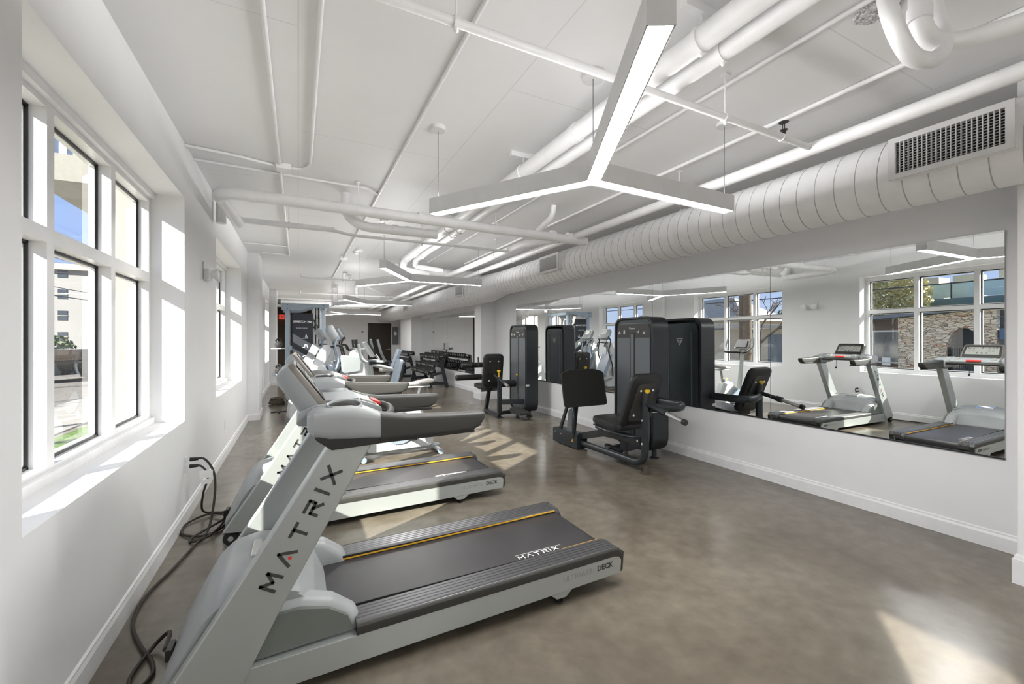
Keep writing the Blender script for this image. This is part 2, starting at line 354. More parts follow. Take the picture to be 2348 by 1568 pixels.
# windows
def window(n, a, b):
    m = MB(); x0, x1 = -1.15, -1.05; cw = (b-a)/3 if b-a > 2 else (b-a)/2; nc = 3 if b-a > 2 else 2
    m.box(x0, x1, a, b, Z0, .90).box(x0, x1, a, b, 2.585, Z1)
    m.box(x0, x1, a, a+.05, .90, 2.585).box(x0, x1, b-.05, b, .90, 2.585)
    for k in range(1, nc): m.box(x0, x1, a+cw*k-.034, a+cw*k+.034, .90, 2.585)
    for k in range(nc): m.box(x0, x1, a+cw*k+(.034 if k else .05), a+cw*(k+1)-(.034 if k < nc-1 else .05), 1.955, 2.025)
    m.box(x1, x1+.03, a, b, Z1-.045, Z1).box(x1, x1+.025, a, b, Z0, Z0+.05)
    o = struct('window_%d' % n, m, VINYL, smooth=False)
    g = MB(); gl = MB(); sb = MB()
    for k in range(nc):
        ya = a+cw*k+(.034 if k else .05); yb = a+cw*(k+1)-(.034 if k < nc-1 else .05)
        for za, zb in ((.90, 1.955), (2.025, 2.585)):
            d = .012
            for bx in ((ya, ya+d, za, zb), (yb-d, yb, za, zb), (ya, yb, za, za+d), (ya, yb, zb-d, zb)): g.box(-1.122, -1.112, *bx)
            q = .02
            for bx in ((ya, ya+q, za, zb), (yb-q, yb, za, zb), (ya, yb, za, za+q), (ya, yb, zb-q, zb)): sb.box(-1.15, -1.123, *bx)
            gl.add([(-1.118, ya, za), (-1.118, yb, za), (-1.118, yb, zb), (-1.118, ya, zb)], [(0, 1, 2, 3)])
    g.build('window_gasket', BLACK, o); sb.build('window_sash', VINYL, o, smooth=False); gl.build('glass_pane', GLASS, o)
for i, (a, b) in enumerate(WINS): window(i+1, a, b)
# mirrors
def mirror(a, b, z0, z1, label):
    t = thing('wall_mirror', label, 'mirror', (XR-.004, (a+b)/2, z0), group=None); t.rotation_euler = (0, -.0040, 0); yc = (a+b)/2
    MB().box(-.006, 0, a-yc+.002, b-yc-.002, .0, z1-z0).build('mirror_glass', MIRR, t)
    MB().box(-.009, .003, a-yc+.001, b-yc-.001, -.012, .0).build('bottom_channel', FRAMEB, t)
for a, b, l_ in ((1.105, 2.77, 'wall mirror panel nearest the camera, reflecting the treadmill by the window'), (2.77, 4.437, 'wall mirror panel reflecting the treadmill with the white belt, second from the near end'),
              (4.437, 6.10, 'wall mirror panel behind the leg press weight stack'), (6.10, 7.77, 'wall mirror panel between the two black weight stacks'),
              (7.77, 8.62, 'narrow wall mirror panel at the far end of the near row, beside the bare wall')):
    mirror(a, b, .66, 2.272, l_)
for a, b, l_ in ((10.18, 11.9, 'wall mirror panel beyond the white pillar, nearest the dumbbell racks'), (11.9, 13.6, 'wall mirror panel behind the near end of the near dumbbell rack'),
              (13.6, 15.3, 'wall mirror panel behind the middle of the dumbbell racks'), (15.3, 17.0, 'wall mirror panel farthest from the camera, before the corner pier')):
    mirror(a, b, .52, 2.30, l_)
# end wall door
dx0, dx1, dh = 2.96, 4.06, 2.28
d = MB().box(dx0, dx1, YE-.03, YE, 0, dh); do = struct('door_1', d, DOORM)
p = MB()
for x0, x1 in ((.14, .49), (.61, .96)):
    for z0, z1 in ((.22, .95), (1.08, 1.75), (1.88, 2.12)):
        p.ring([(dx0+x0, z0), (dx0+x1, z0), (dx0+x1, z1), (dx0+x0, z1)], [(dx0+x0+.04, z0+.04), (dx0+x1-.04, z0+.04), (dx0+x1-.04, z1-.04), (dx0+x0+.04, z1-.04)], 'y', YE-.042, YE-.03)
p.build('panel_moulding', DOORM, do)
MB().cyl((dx1-.09, YE-.08, 1.02), (dx1-.09, YE-.03, 1.02), .028).beam((dx1-.09, YE-.075, 1.02), (dx1-.26, YE-.075, 1.02), .02, .022).build('door_handle', BRASS, do)
for z in (.3, 1.15, 2.0): MB().box(dx0-.01, dx0+.02, YE-.045, YE-.03, z-.06, z+.06).build('hinge', BRASS, do)
struct('trim_7', MB().box(dx0-.09, dx0, YE-.02, YE, 0, dh+.09).box(dx1, dx1+.09, YE-.02, YE, 0, dh+.09).box(dx0, dx1, YE-.02, YE, dh, dh+.09), TRIMM)

# ---------------------------------------------------------------- pendant lights
def ceiling_fill_lamp():
    # added fill lamp to brighten the ceiling: wide throw, weak straight up
    l = bpy.data.lights.new('ceiling_fill', 'AREA'); l.shape = 'RECTANGLE'; l.size = 1.18; l.size_y = .06; l.energy = FILL_UP; l.color = (1, .99, .975); l.use_nodes = True
    n = l.node_tree.nodes; k = l.node_tree.links; em = n['Emission']; g = n.new('ShaderNodeNewGeometry'); s = n.new('ShaderNodeSeparateXYZ'); k.new(g.outputs['Incoming'], s.inputs[0])
    a = n.new('ShaderNodeMath'); a.operation = 'ABSOLUTE'; k.new(s.outputs['Z'], a.inputs[0]); m = n.new('ShaderNodeMath'); m.operation = 'MAXIMUM'; m.inputs[1].default_value = .23; k.new(a.outputs[0], m.inputs[0])
    p = n.new('ShaderNodeMath'); p.operation = 'POWER'; p.inputs[1].default_value = -3.2; k.new(m.outputs[0], p.inputs[0]); k.new(p.outputs[0], em.inputs['Strength']); return l
BW = ceiling_fill_lamp()
def pendant(cx, cy, label, rot=0):
    t = thing('pendant_light', label, 'ceiling light', (cx, cy, 2.45), rot, 'three-arm pendant lights')
    L, W, Hh = 1.285, .09, .115; angs = [math.radians(a) for a in (-118.5, 1.5, 121.5)]
    for a in angs:
        dv = Vector((math.cos(a), math.sin(a), 0)); sv = Vector((-dv.y, dv.x, 0)); e0 = W/2/math.tan(PI/3)
        def pt(d_, s_, z): return tuple(dv*d_+sv*s_+Vector((0, 0, z)))
        m = MB(); h = W/2
        ring = lambda s_, z0, z1: None
        ps = [(0, 0), (e0, h), (L, h), (L, -h), (e0, -h)]
        def walls(pp, z0, z1):
            m.add([pt(a_, b_, z) for z in (z0, z1) for a_, b_ in pp], [(i, i+1, i+1+len(pp), i+len(pp)) for i in range(len(pp)-1)])
        walls(ps[1:], 0, Hh); q = .006
        m.add([pt(*p_, .001) for p_ in ((e0, h), (L, h), (L, h-q), (e0, h-q))], [(0, 1, 2, 3)]).add([pt(*p_, .001) for p_ in ((e0, -h), (L, -h), (L, -h+q), (e0, -h+q))], [(0, 1, 2, 3)]).add([pt(*p_, .001) for p_ in ((L, h), (L-q, h), (L-q, -h), (L, -h))], [(0, 1, 2, 3)])
        m.add([pt(*p_, Hh) for p_ in ((e0, h), (L, h), (L, h-.02), (e0, h-.02))], [(0, 1, 2, 3)]).add([pt(*p_, Hh) for p_ in ((e0, -h), (L, -h), (L, -h+.02), (e0, -h+.02))], [(0, 1, 2, 3)]).add([pt(*p_, Hh) for p_ in ((L, h), (L-.02, h), (L-.02, -h), (L, -h))], [(0, 1, 2, 3)])
        arm = m.build('arm', LAMPB, t, smooth=False)
        hq = h-q; MB().add([pt(*p_, .003) for p_ in ((0, 0), (e0, hq), (L-q, hq), (L-q, -hq), (e0, -hq))], [(0, 1, 2, 3, 4)]).build('diffuser', DIFF, arm)
        MB().add([pt(*p_, Hh-.004) for p_ in ((0, 0), (e0, h-.02), (L-.02, h-.02), (L-.02, -h+.02), (e0, -h+.02))], [(4, 3, 2, 1, 0)]).build('added_top_lens', DIFFU, arm)  # added top cover that goes with the fill lamp, gives no light
        lo_ = bpy.data.objects.new('ceiling_fill', BW); COL.objects.link(lo_); lo_.parent = arm; lo_.location = pt(.62, 0, Hh+.012); lo_.rotation_euler = (PI, 0, a)  # fill lamp added above each arm to light the ceiling
        k = L-.05; MB().cyl(pt(k, 0, Hh), pt(k, 0, ZC-2.45-.03), .0022, seg=6).build('suspension_cable', GUNP, t)
        MB().lathe([(.0, -.03), (.055, -.03), (.055, 0), (.0, 0)], pt(k, 0, ZC-2.45), 20).build('canopy', LAMPB, t)
    MB().lathe([(.0, -.035), (.07, -.035), (.07, 0), (0, 0)], (0, 0, ZC-2.45), 22).build('canopy', LAMPB, t)
    MB().cyl((0, 0, Hh), (0, 0, ZC-2.45-.03), .0022, seg=6).build('suspension_cable', GUNP, t)
for k, (cx, cy, l_) in enumerate(((1.593, 2.07, 'white three-arm pendant light hanging nearest the camera, over the near treadmill'), (1.62, 6.95, 'white three-arm pendant light second from the camera, under the crossing pipes'),
        (1.60, 12.0, 'white three-arm pendant light third from the camera'), (1.60, 17.0, 'white three-arm pendant light farthest from the camera, before the end wall'), (1.60, -2.9, 'white three-arm pendant light behind the camera'))):
    pendant(cx, cy, l_)

# ---------------------------------------------------------------- duct and grilles
dct = thing('spiral_duct', 'large round white spiral duct running along the mirror wall under the ceiling', 'air duct', (3.73, 0, 2.647))
MB().tube([(0, YB, 0), (0, 7.7, 0), (0, 8.5, -.03), (0, 21.1, -.03)], [.242, .242, .30, .30], 40).build('duct_body', DUCT, dct)
hel = []; n_ = int((8-YB)/.13*24)
for i in range(n_): a = 2*PI*i/24; hel.append((.2425*math.cos(a), YB+.13*i/24, .2425*math.sin(a)))
MB().tube(hel, .0035, 4).build('spiral_seam', SEAM, dct)
hel = []
for i in range(int(12/.2*20)): a = 2*PI*i/20; hel.append((.3005*math.cos(a), 8.6+.2*i/20, -.03+.3005*math.sin(a)))
MB().tube(hel, .004, 4).build('spiral_seam', SEAM, dct)
for y in (-.6, 3.2, 6.6, 10.8, 14.6): MB().tube([(-.12, y, .21), (-.16, y, .45)], .003, 6).tube([(.12, y, .21), (.16, y, .45)], .003, 6).ring([(.25*math.cos(a*PI/16), .25*math.sin(a*PI/16)) for a in range(32)], [(.243*math.cos(a*PI/16), .243*math.sin(a*PI/16)) for a in range(32)], 'y', y-.012, y+.012).build('hanger_strap', DUCT, dct)
def grille(y0, y1, label, z0=2.525, z1=2.79, dark=True):
    t = thing('duct_grille', label, 'air vent', (3.41, (y0+y1)/2, z0), group='supply grilles on the duct'); h = (y1-y0)/2; zz = z1-z0
    MB().ring([(-h, 0), (h, 0), (h, zz), (-h, zz)], [(-h+.035, .035), (h-.035, .035), (h-.035, zz-.035), (-h+.035, zz-.035)], 'x', 0, .02).build('grille_frame', GRIL, t, bevel=.003)
    MB().ring([(-h+.012, .012), (h-.012, .012), (h-.012, zz-.012), (-h+.012, zz-.012)], [(-h+.02, .02), (h-.02, .02), (h-.02, zz-.02), (-h+.02, zz-.02)], 'x', .02, .20).build('collar_box', DUCT, t)
    f = MB(); n = 22
    for k in range(n+1): y = -h+.035+(2*h-.07)*k/n; f.box(.002, .016, y-.0019, y+.0019, .035, zz-.035)
    f.build('vane', GRIL, t)
    bk = MB()
    for k in range(13): z = .035+(zz-.07)*k/12; bk.box(.03, .034, -h+.035, h-.035, z-.002, z+.002)
    bk.build('rear_vane', GRIL, t); MB().box(.060, .063, -h+.03, h-.03, .03, zz-.03).build('opening_shade_sheet', SHADEB, t)  # black sheet stands for the shade inside the duct behind the vanes
grille(.81, 1.355, 'white supply air grille nearest the camera with dark openings between vanes')
grille(5.27, 5.82, 'white supply air grille second from the camera on the round duct')
grille(9.3, 9.85, 'white supply air grille third from the camera on the round duct')
grille(15.0, 15.6, 'white supply air grille farthest from the camera on the round duct')

# ---------------------------------------------------------------- pipes
def pipe(path, r, label, seg=14, rad=.08, colls=(), name='ceiling_pipe', cat='pipe', hang=()):
    P = bend(path, rad); lo = Vector(path[0]); t = thing(name, label, cat, tuple(lo))
    MB().tube([p_-lo for p_ in P], r, seg).build('pipe_run', PIPE, t)
    for c, ax in colls:
        c = Vector(c)-lo; MB().lathe([(r*.9, -.03), (r+.006, -.03), (r+.006, .03), (r*.9, .03)], c, seg+4, ax).build('coupling', PIPE, t)
    for c, ax in hang:
        c = Vector(c)-lo; h = MB().lathe([(r+.002, -.012), (r+.006, -.012), (r+.006, .012), (r+.002, .012)], c, seg+4, ax).cyl((c.x, c.y, c.z+r), (c.x, c.y, ZC-lo.z), .005, seg=8)
        h.ball((c.x, c.y, c.z-r-.012), .012, 8).box(c.x-.02, c.x+.02, c.y-.02, c.y+.02, ZC-lo.z-.012, ZC-lo.z) ; h.build('pipe_hanger', PIPE, t)
    return t
HY_ = (-1.6, 1.42, 3.24, 5.3, 7.1)
pipe([(1.743, YB, 2.95), (1.743, 7.85, 2.95), (1.75, 8.05, 2.82), (2.3, 8.3, 2.8)], .06, 'thick white drain pipe crossing the ceiling lengthwise, left one of the pair', 18, .12, [((1.743, y, 2.95), 'y') for y in (2.46, 6.0, 7.6)], hang=[((1.743, y, 2.95), 'y') for y in HY_])
pipe([(1.90, YB, 2.94), (1.90, 7.6, 2.94), (1.93, 7.85, 2.86), (2.5, 8.0, 2.84)], .048, 'thinner white drain pipe crossing the ceiling lengthwise, right one of the pair', 18, .1, [((1.90, y, 2.94), 'y') for y in (5.6, 7.3)], hang=[((1.90, y, 2.94), 'y') for y in HY_])
for y in (1.42, 3.24, 5.3): tag(MB().box(1.62, 2.05, y-.02, y+.02, ZC-.04, ZC).build('strut_channel', PIPE, base=True), 'short white strut channel holding the twin drain pipes, ' + {1.42: 'nearest the camera', 3.24: 'midway over the near pendant light', 5.3: 'farther off beyond the near pendant'}[y], 'bracket')
pipe([(3.25, YB, 2.85), (3.25, 20.2, 2.85)], .045, 'long white sprinkler main running beside the round duct', 16, hang=[((3.25, y, 2.85), 'y') for y in (2.9, 6.4, 10.2, 14)])
pipe([(3.1, 4.75, 2.83), (2.84, 5.3, 2.85), (2.84, 20.2, 2.85)], .05, 'white drain pipe running lengthwise left of the sprinkler main from the crossing pipe onward', 16, .2, [((2.84, y, 2.85), 'y') for y in (5.7, 9.0)], hang=[((2.84, y, 2.85), 'y') for y in (6.2, 9.8)])
pipe([(3.42, 4.6, 2.80), (-.5, 4.6, 2.835), (-.66, 4.68, 2.83), (-.60, 5.62, 2.80)], .055, 'thick white drain pipe crossing the room with an elbow near the window wall', 18, .13, [((x, 4.6, 2.83), 'x') for x in (-.38, 1.2, 2.9, 3.15)], hang=[((x, 4.6, 2.83), 'x') for x in (.55, 2.1)])
pipe([(-.76, 5.62, ZC), (-.76, 5.62, 2.78)], .05, 'short white vertical pipe dropping from the ceiling against the window wall', 16)
pipe([(-.62, 5.7, 2.86), (.4, 5.7, 2.857)], .034, 'white pipe crossing behind the elbowed pipe, its thick left part', 14, hang=[((-.1, 5.7, 2.86), 'x')])
pipe([(.36, 5.7, 2.855), (.6, 5.72, 2.82), (2.8, 5.72, 2.82)], .02, 'thin white sprinkler branch continuing right from the thicker pipe', 12, hang=[((1.5, 5.72, 2.82), 'x')])
pipe([(.47, 5.0, ZC), (.47, 5.0, 2.86), (.66, 5.0, 2.76), (1.5, 5.0, 2.77)], .055, 'white waste pipe dropping from the ceiling and turning right under the crossing pipe', 16, .12, [((x, 5.0, 2.768), 'x') for x in (.85, 1.0, 1.15)])
pipe([(2.74, 4.31, ZC), (2.74, 4.35, 2.98), (2.68, 4.6, 2.86)], .035, 'short bent white pipe dropping into the crossing drain pipe', 14, .06)
pipe([(-.3, 1.72, 2.85), (3.25, 1.72, 2.85)], .02, 'thin white sprinkler branch crossing nearest the camera above the pendant light', 12, hang=[((2.32, 1.72, 2.85), 'x'), ((.6, 1.72, 2.85), 'x')], colls=[((2.91, 1.72, 2.85), 'x')])
pipe([(.05, 10.3, 2.93), (.05, 10.3, 2.85), (3.2, 10.3, 2.85)], .02, 'thin white sprinkler branch crossing over the middle of the room', 12, .03, hang=[((.9, 10.3, 2.85), 'x')])
pipe([(.05, 13.8, 2.93), (.05, 13.8, 2.85), (3.2, 13.8, 2.85)], .02, 'thin white sprinkler branch crossing over the far part of the room', 12, .03)
pipe([(1.8, 8.75, 2.90), (3.6, 8.75, 2.92)], .09, 'fat white pipe crossing where the twin drain pipes end', 20)
pipe([(1.9, 9.2, ZC), (1.9, 9.2, 2.80), (2.6, 9.3, 2.76)], .05, 'white elbow pipe dropping behind the second pendant light', 14, .1)
pipe([(1.62, 14.0, ZC), (1.62, 14.0, 2.72), (2.7, 14.1, 2.7)], .06, 'white elbow pipe dropping behind the third pendant light', 14, .12)
pipe([(1.02, 14.4, ZC), (1.02, 14.4, 2.55)], .09, 'stout white vertical pipe hanging down beyond the second pendant light', 16)
pipe([(-.6, 18.6, 2.93), (3.2, 18.6, 2.93)], .11, 'thick white pipe crossing near the far opening', 18)
pipe([(-.9, 19.4, 2.86), (2.4, 19.4, 2.86)], .06, 'white pipe crossing just before the tan lobby', 14)
pipe([(-.7, 17.4, 2.98), (2.8, 17.4, 2.98)], .035, 'slim white pipe crossing above the far cable frame', 12)
pipe([(1.1, 10.9, 2.98), (2.84, 14.5, 2.86)], .03, 'white pipe slanting across the far ceiling', 12)
pipe([(2.53, .89, ZC), (2.53, .89, 2.895), (2.74, .87, 2.89), (2.90, .52, 2.89), (2.95, YB, 2.89)], .040, 'white drain pipe with large elbow at the top right, running toward the camera', 18, .16, [((2.53, .89, 2.98), 'z')], hang=[((2.89, .56, 2.89), 'y')])
pipe([(2.44, .98, ZC), (2.38, .94, 2.97), (2.41, .92, 2.86), (2.50, .90, 2.765), (2.64, .86, 2.79), (2.70, .86, 2.9), (2.70, .90, ZC-.02)], .036, 'white U-shaped trap hanging beside the elbow at the top right', 16, .1)
for (P, r, l_) in (
    ([(-.152, YB, 3.095), (-.152, 9.1, 3.095)], .012, 'thin ceiling conduit running lengthwise nearest the window wall'),
    ([(.098, YB, 3.095), (.098, 4.32, 3.095), (.02, 4.45, 3.095), (-.1, 4.45, 3.095)], .012, 'thin ceiling conduit that hooks left into a junction box'),
    ([(.79, YB, 3.095), (.79, 12.0, 3.095)], .012, 'thin ceiling conduit running lengthwise left of the near pendant light'),
    ([(XL, 4.32, 3.095), (-.5, 4.36, 3.095), (-.2, 4.45, 3.095)], .013, 'thin conduit from window wall to junction box, upper of the two'),
    ([(XL, 4.62, 3.095), (.68, 4.70, 3.095), (.79, 4.85, 3.095)], .011, 'thin conduit from the window wall curving to the lengthwise conduit'),
    ([(XL, 8.2, 3.095), (-.15, 8.25, 3.095)], .011, 'short thin conduit near the second window'),
    ([(-.6, 9.0, 3.095), (-.15, 9.05, 3.095)], .011, 'short thin conduit by the wall pier'),
    ([(2.39, YB, 3.09), (2.39, 8.6, 3.09)], .013, 'thin ceiling conduit running lengthwise right of the twin drain pipes'),
    ([(3.13, YB, 3.09), (3.13, 8.4, 3.09)], .016, 'thin ceiling conduit running lengthwise above the sprinkler main')):
    pipe(P, r, l_, 10, .08, name='ceiling_conduit', cat='conduit')
for x, y, l_ in ((-.12, 4.45, 'small white junction box where thin conduits meet near the window wall'), (.79, 8.9, 'small white junction box on the middle conduit'), (.79, 12.0, 'small white junction box at the far end of the middle conduit')):
    tag(MB().box(x-.06, x+.06, y-.06, y+.06, ZC-.05, ZC).build('junction_box', PIPE, bevel=.004, base=True), l_, 'junction box')
for x, y, z, l_ in ((2.91, 1.72, 2.87, 'black sprinkler head standing on the nearest sprinkler branch'),):
    m = MB().cyl((x, y, z), (x, y, z+.03), .012).lathe([(0, .03), (.02, .03), (.024, .036), (0, .038)], (x, y, z), 14).cyl((x-.012, y, z+.03), (x-.01, y, z+.085), .003, seg=6).cyl((x+.012, y, z+.03), (x+.01, y, z+.085), .003, seg=6).lathe([(0, .085), (.03, .085), (.03, .089), (0, .092)], (x, y, z), 16)
    tag(m.build('sprinkler_head', BLACK, base=True), l_, 'sprinkler')
for x, y, l_ in ((.96, 8.25, 'round white smoke detector on the ceiling, nearer one'), (1.14, 11.3, 'round white smoke detector on the ceiling, farther one')):
    tag(MB().lathe([(0, -.04), (.04, -.04), (.065, -.02), (.07, 0), (0, 0)], (x, y, ZC), 20).build('smoke_detector', LAMPB, base=True), l_, 'smoke detector')
# rough ceiling patch
m = MB(); N = 30; rg = []
for rr_, zz_ in ((.095, -.001), (.085, -.010), (.07, -.004), (.05, -.012), (.03, -.006), (.008, -.01)):
    rg.append([(2.53+rr_*math.cos(2*PI*k/N)*random.uniform(.93, 1.07), 1.05+rr_*math.sin(2*PI*k/N)*random.uniform(.93, 1.07), ZC+zz_+random.uniform(-.004, .003)) for k in range(N)])
m.loft(rg); tag(m.build('ceiling_patch', mat('rough_plaster', (.62, .62, .62), .9, noise=(.6, 90), bump=1., bscale=90), base=True), 'rough round plaster patch in the ceiling beside the U-shaped trap', 'ceiling patch')

# ---------------------------------------------------------------- treadmills
MX = {'M': ([[(0, 0), (.04, 1), (.5, .38), (.96, 1), (1, 0)]], 1.0), 'A': ([[(0, 0), (.52, 1), (1.04, 0)]], 1.04), 'T': ([[(0, .92), (1, .92)], [(.5, 0), (.5, .92)]], 1.0),
      'R': ([[(.08, 0), (.08, .5), (.86, .5), (.86, .92), (.0, .92)], [(.45, .5), (.95, 0)]], .95), 'I': ([[(0, 0), (0, 1)]], .0), 'X': ([[(0, 0), (1, 1)], [(0, 1), (1, 0)]], 1.0)}
def logo(org, ex, ey, h, m, parent, name, sp=.42, wst=.17, dot=True):
    mb = MB(); x = 0; org, ex, ey = Vector(org), Vector(ex).normalized(), Vector(ey).normalized()
    for ch in 'MATRIX':
        ls, wd = MX[ch]; mb.stroke([[(a+x, b) for a, b in l_] for l_ in ls], wst, org, ex, ey, h)
        if ch == 'A' and dot:
            c = org+ex*(x+.52)*h+ey*.2*h; nz = ex.cross(ey); MB().cyl(c, c+nz*.001, h*.12, seg=14).build('logo_dot', RED, parent)
        x += wd+sp
    return mb.build(name, m, parent, smooth=False)
W_ = .82
def treadmill(loc, label, group, beltmat, rear_cap=True):
    t = thing('treadmill', label, 'treadmill', loc, group=group)
    # frame rails (silver side), slightly rising to the rear
    for s_ in (0, 1):
        y0, y1 = (0, .055) if s_ == 0 else (W_-.055, W_)
        pr_ = rpoly([(-.30, .035), (.3, .05), (1.755, .078), (1.765, .195), (.3, .175), (-.30, .165)], .02, 3)
        r = MB().prism(pr_, 'y', y0, y1).build('side_rail', SILV, t, bevel=.006)
        if s_ == 0:
            text('rail_lettering', 'ULTIMATE', .042, INKG, r, (1.44, -.0015, .128), (PI/2, -math.radians(1.2), 0), sx_=1.05)
            text('rail_lettering', 'DECK', .042, INK, r, (1.635, -.0015, .132), (PI/2, -math.radians(1.2), 0), bold=.001, sx_=1.05)
        # stepping rail, ribbed, dark cap edge
        ya, yb = (.0, .155) if s_ == 0 else (W_-.155, W_)
        prs = [(ya, .19), (ya, .215), (ya+.012, .228)]; nr = 5
        for k in range(nr):
            a = ya+.022+(yb-ya-.034)*k/nr; b = ya+.022+(yb-ya-.034)*(k+1)/nr
            prs += [(a, .232), (a+.003, .239), (b-.005, .239), (b-.002, .232)]
        prs += [(yb, .230), (yb, .19)]
        MB().loft([[(x, y, z+dz) for y, z in prs] for x, dz in ((.235, -.016), (1.70, .0), (1.745, -.012), (1.76, -.035))]).build('foot_rail', RAILA, t, smooth=False)
        yo_ = -.003 if s_ == 0 else W_-.015
        MB().loft([[(x, yo_+a, z+dz) for a, z in rpoly([(0, .188), (.018, .188), (.018, .236), (.006, .236), (0, .225)], .004, 2)] for x, dz in ((.235, -.016), (1.70, .0), (1.745, -.006), (1.76, -.03))]).build('edge_trim', DARKP, t)
        yi = yb if s_ == 0 else ya; sg = 1 if s_ == 0 else -1
        MB().box(.2, 1.70, yi-.001 if sg > 0 else yi-.004, yi+.004 if sg > 0 else yi+.001, .203, .226).build('rail_skirt', BLACK, t)
        MB().loft([[(x, yi+sg*a, z+dz) for a, z in ((0, .221), (.0065 if s_ else .0045, .221), (.0065 if s_ else .0045, .229), (0, .229))] for x, dz in ((.2, -.017), (1.70, 0))]).build('amber_strip', AMBER, t, smooth=False)
        MB().prism(rpoly([(1.70, .075), (1.775, .085), (1.785, .20), (1.72, .236), (1.70, .236)], .012, 3), 'y', ya+.004 if s_ == 0 else yb-.05, ya+.05 if s_ == 0 else yb-.004).build('end_cap', DARKP, t, bevel=.004)
        # foot
        yf = .03 if s_ == 0 else W_-.03
        f = MB().prism([(1.25, .075), (1.42, .08), (1.36, .035), (1.30, .035)], 'y', yf-.025, yf+.025).build('rear_foot', SILV, t, bevel=.003)
        MB().cyl((1.33, yf, 0), (1.33, yf, .012), .022).cyl((1.33, yf, .01), (1.33, yf, .04), .008, seg=10).build('levelling_pad', BLACK, f)
    # belt and deck
    MB().loft([[(x, .155, z), (x, W_-.155, z), (x, W_-.155, z-th), (x, .155, z-th)] for x, z, th in ((.0, .198, .03), (1.68, .213, .05), (1.72, .205, .07), (1.74, .185, .06), (1.748, .165, .03))]).build('belt', beltmat, t)
    MB().box(-.2, 1.66, .06, W_-.06, .075, .165).build('deck_frame', BLACK, t)
    MB().cyl((1.70, .06, .15), (1.70, W_-.06, .15), .035).build('rear_roller', BLACK, t)
    logo((1.16, .185, .2103), (1, 0, .009), (0, 1, 0), .036, WINK, t, 'belt_logo', dot=False, sp=.5)
    MB().box(1.15, 1.47, .232, .2335, .2095, .2125).build('belt_line', WINK, t)
    # motor hood
    hp = [(-.47, .05), (-.50, .12), (-.43, .27), (-.36, .40), (-.30, .455), (-.2, .475), (-.06, .465), (.02, .43), (.07, .36), (.10, .28), (.13, .21), (.13, .19), (-.2, .12)]
    hood = MB().crown(rpoly(hp, .09, 7), .075, W_-.075, .05, 22, .01, .16).build('motor_hood', GREYP, t)
    MB().loft([[(x, y, z) for x, z in ((-.20, .46+.002), (-.06, .452), (.0, .43), (.0, .445), (-.06, .479), (-.2, .488))] for y in (W_/2-.09, W_/2+.09)]).build('hood_badge', CHROME, hood, bevel=.006)
    for s_ in (0, 1):
        y0, y1 = (.05, .165) if s_ == 0 else (W_-.165, W_-.05)
        MB().crown(rpoly([(-.18, .17), (-.13, .37), (.02, .37), (.14, .33), (.235, .255), (.262, .20), (.24, .17)], .05, 6), y0, y1, .035, 14, .012, .19).build('hood_wing', GREYP, t)
        y0 = .030 if s_ == 0 else W_-.05
        MB().prism([(-.35, .165), (-.14, .335), (0, .34), (.12, .31), (.2, .255), (.225, .19)], 'y', y0, y0+.02).build('side_cover', DGREEN, t)
    # front base, wheels, socket
    MB().box(-.47, -.28, .09, W_-.09, .03, .1).build('front_beam', SILVD, t, bevel=.01)
    for y in (.025, W_-.025):
        wh = MB().lathe([(0, -.022), (.045, -.022), (.05, -.015), (.05, .015), (.045, .022), (0, .022)], (-.44, y, .05), 22, 'y').build('transport_wheel', RUBBER, t)
        MB().lathe([(0, -.024), (.018, -.024), (.018, .024), (0, .024)], (-.44, y, .05), 16, 'y').build('wheel_hub', GREYP, wh)
    MB().box(-.505, -.48, .25, .33, .13, .18).build('power_socket', BLACK, t, bevel=.004)
    # uprights
    for s_ in (0, 1):
        y0, y1 = (-.012, .062) if s_ == 0 else (W_-.062, W_+.012)
        pp = [(-.49, .10), (-.43, .19), (-.195, .546), (.125, 1.05), (.31, 1.05), (-.07, .37), (-.205, .105), (-.24, .075)]
        u = MB().prism(rpoly(pp, [0, .05, .05, 0, 0, .05, .05, 0], 3), 'y', y0, y1).build('upright', SILV, t, bevel=.008, seg=3)
        if s_ == 0:
            dv = Vector((.55, 0, .98)).normalized(); upv = Vector((-dv.z, 0, dv.x))
            logo((-.088, y0-.0004, .462), dv, upv, .060, INK, u, 'upright_logo', sp=.76, wst=.22)
    # arm assemblies with cup holders, crossing dash
    for s_ in (0, 1):
        sg = 1 if s_ == 0 else -1; yo = -.03 if s_ == 0 else W_+.03
        def Y(q): return yo+sg*q
        # body: loft of sections along x
        secs = []
        for x, a, b, z0, z1, rr_ in ((.035, .05, .16, 1.10, 1.165, .02), (.06, .01, .2, 1.075, 1.185, .035), (.12, 0, .22, 1.06, 1.195, .04), (.22, 0, .225, 1.052, 1.195, .04), (.28, 0, .20, 1.05, 1.185, .04), (.33, 0, .15, 1.048, 1.165, .03), (.36, .0, .12, 1.048, 1.152, .025)):
            q = rpoly([(a, z0), (b, z0), (b, z1), (a, z1)], rr_, 4); secs.append([(x, Y(p_[0]), p_[1]) for p_ in q])
        arm = MB().loft(secs).build('handrail_arm', GREYP, t)
        MB().prism(rpoly([(.05, 1.08), (.13, 1.018), (.34, 1.026), (.80, 1.034), (.79, 1.05), (.42, 1.06)], .008, 2), 'y', min(Y(.012), Y(.10)), max(Y(.012), Y(.10))).build('arm_underside', BLACK, t, bevel=.004)
        secs = []
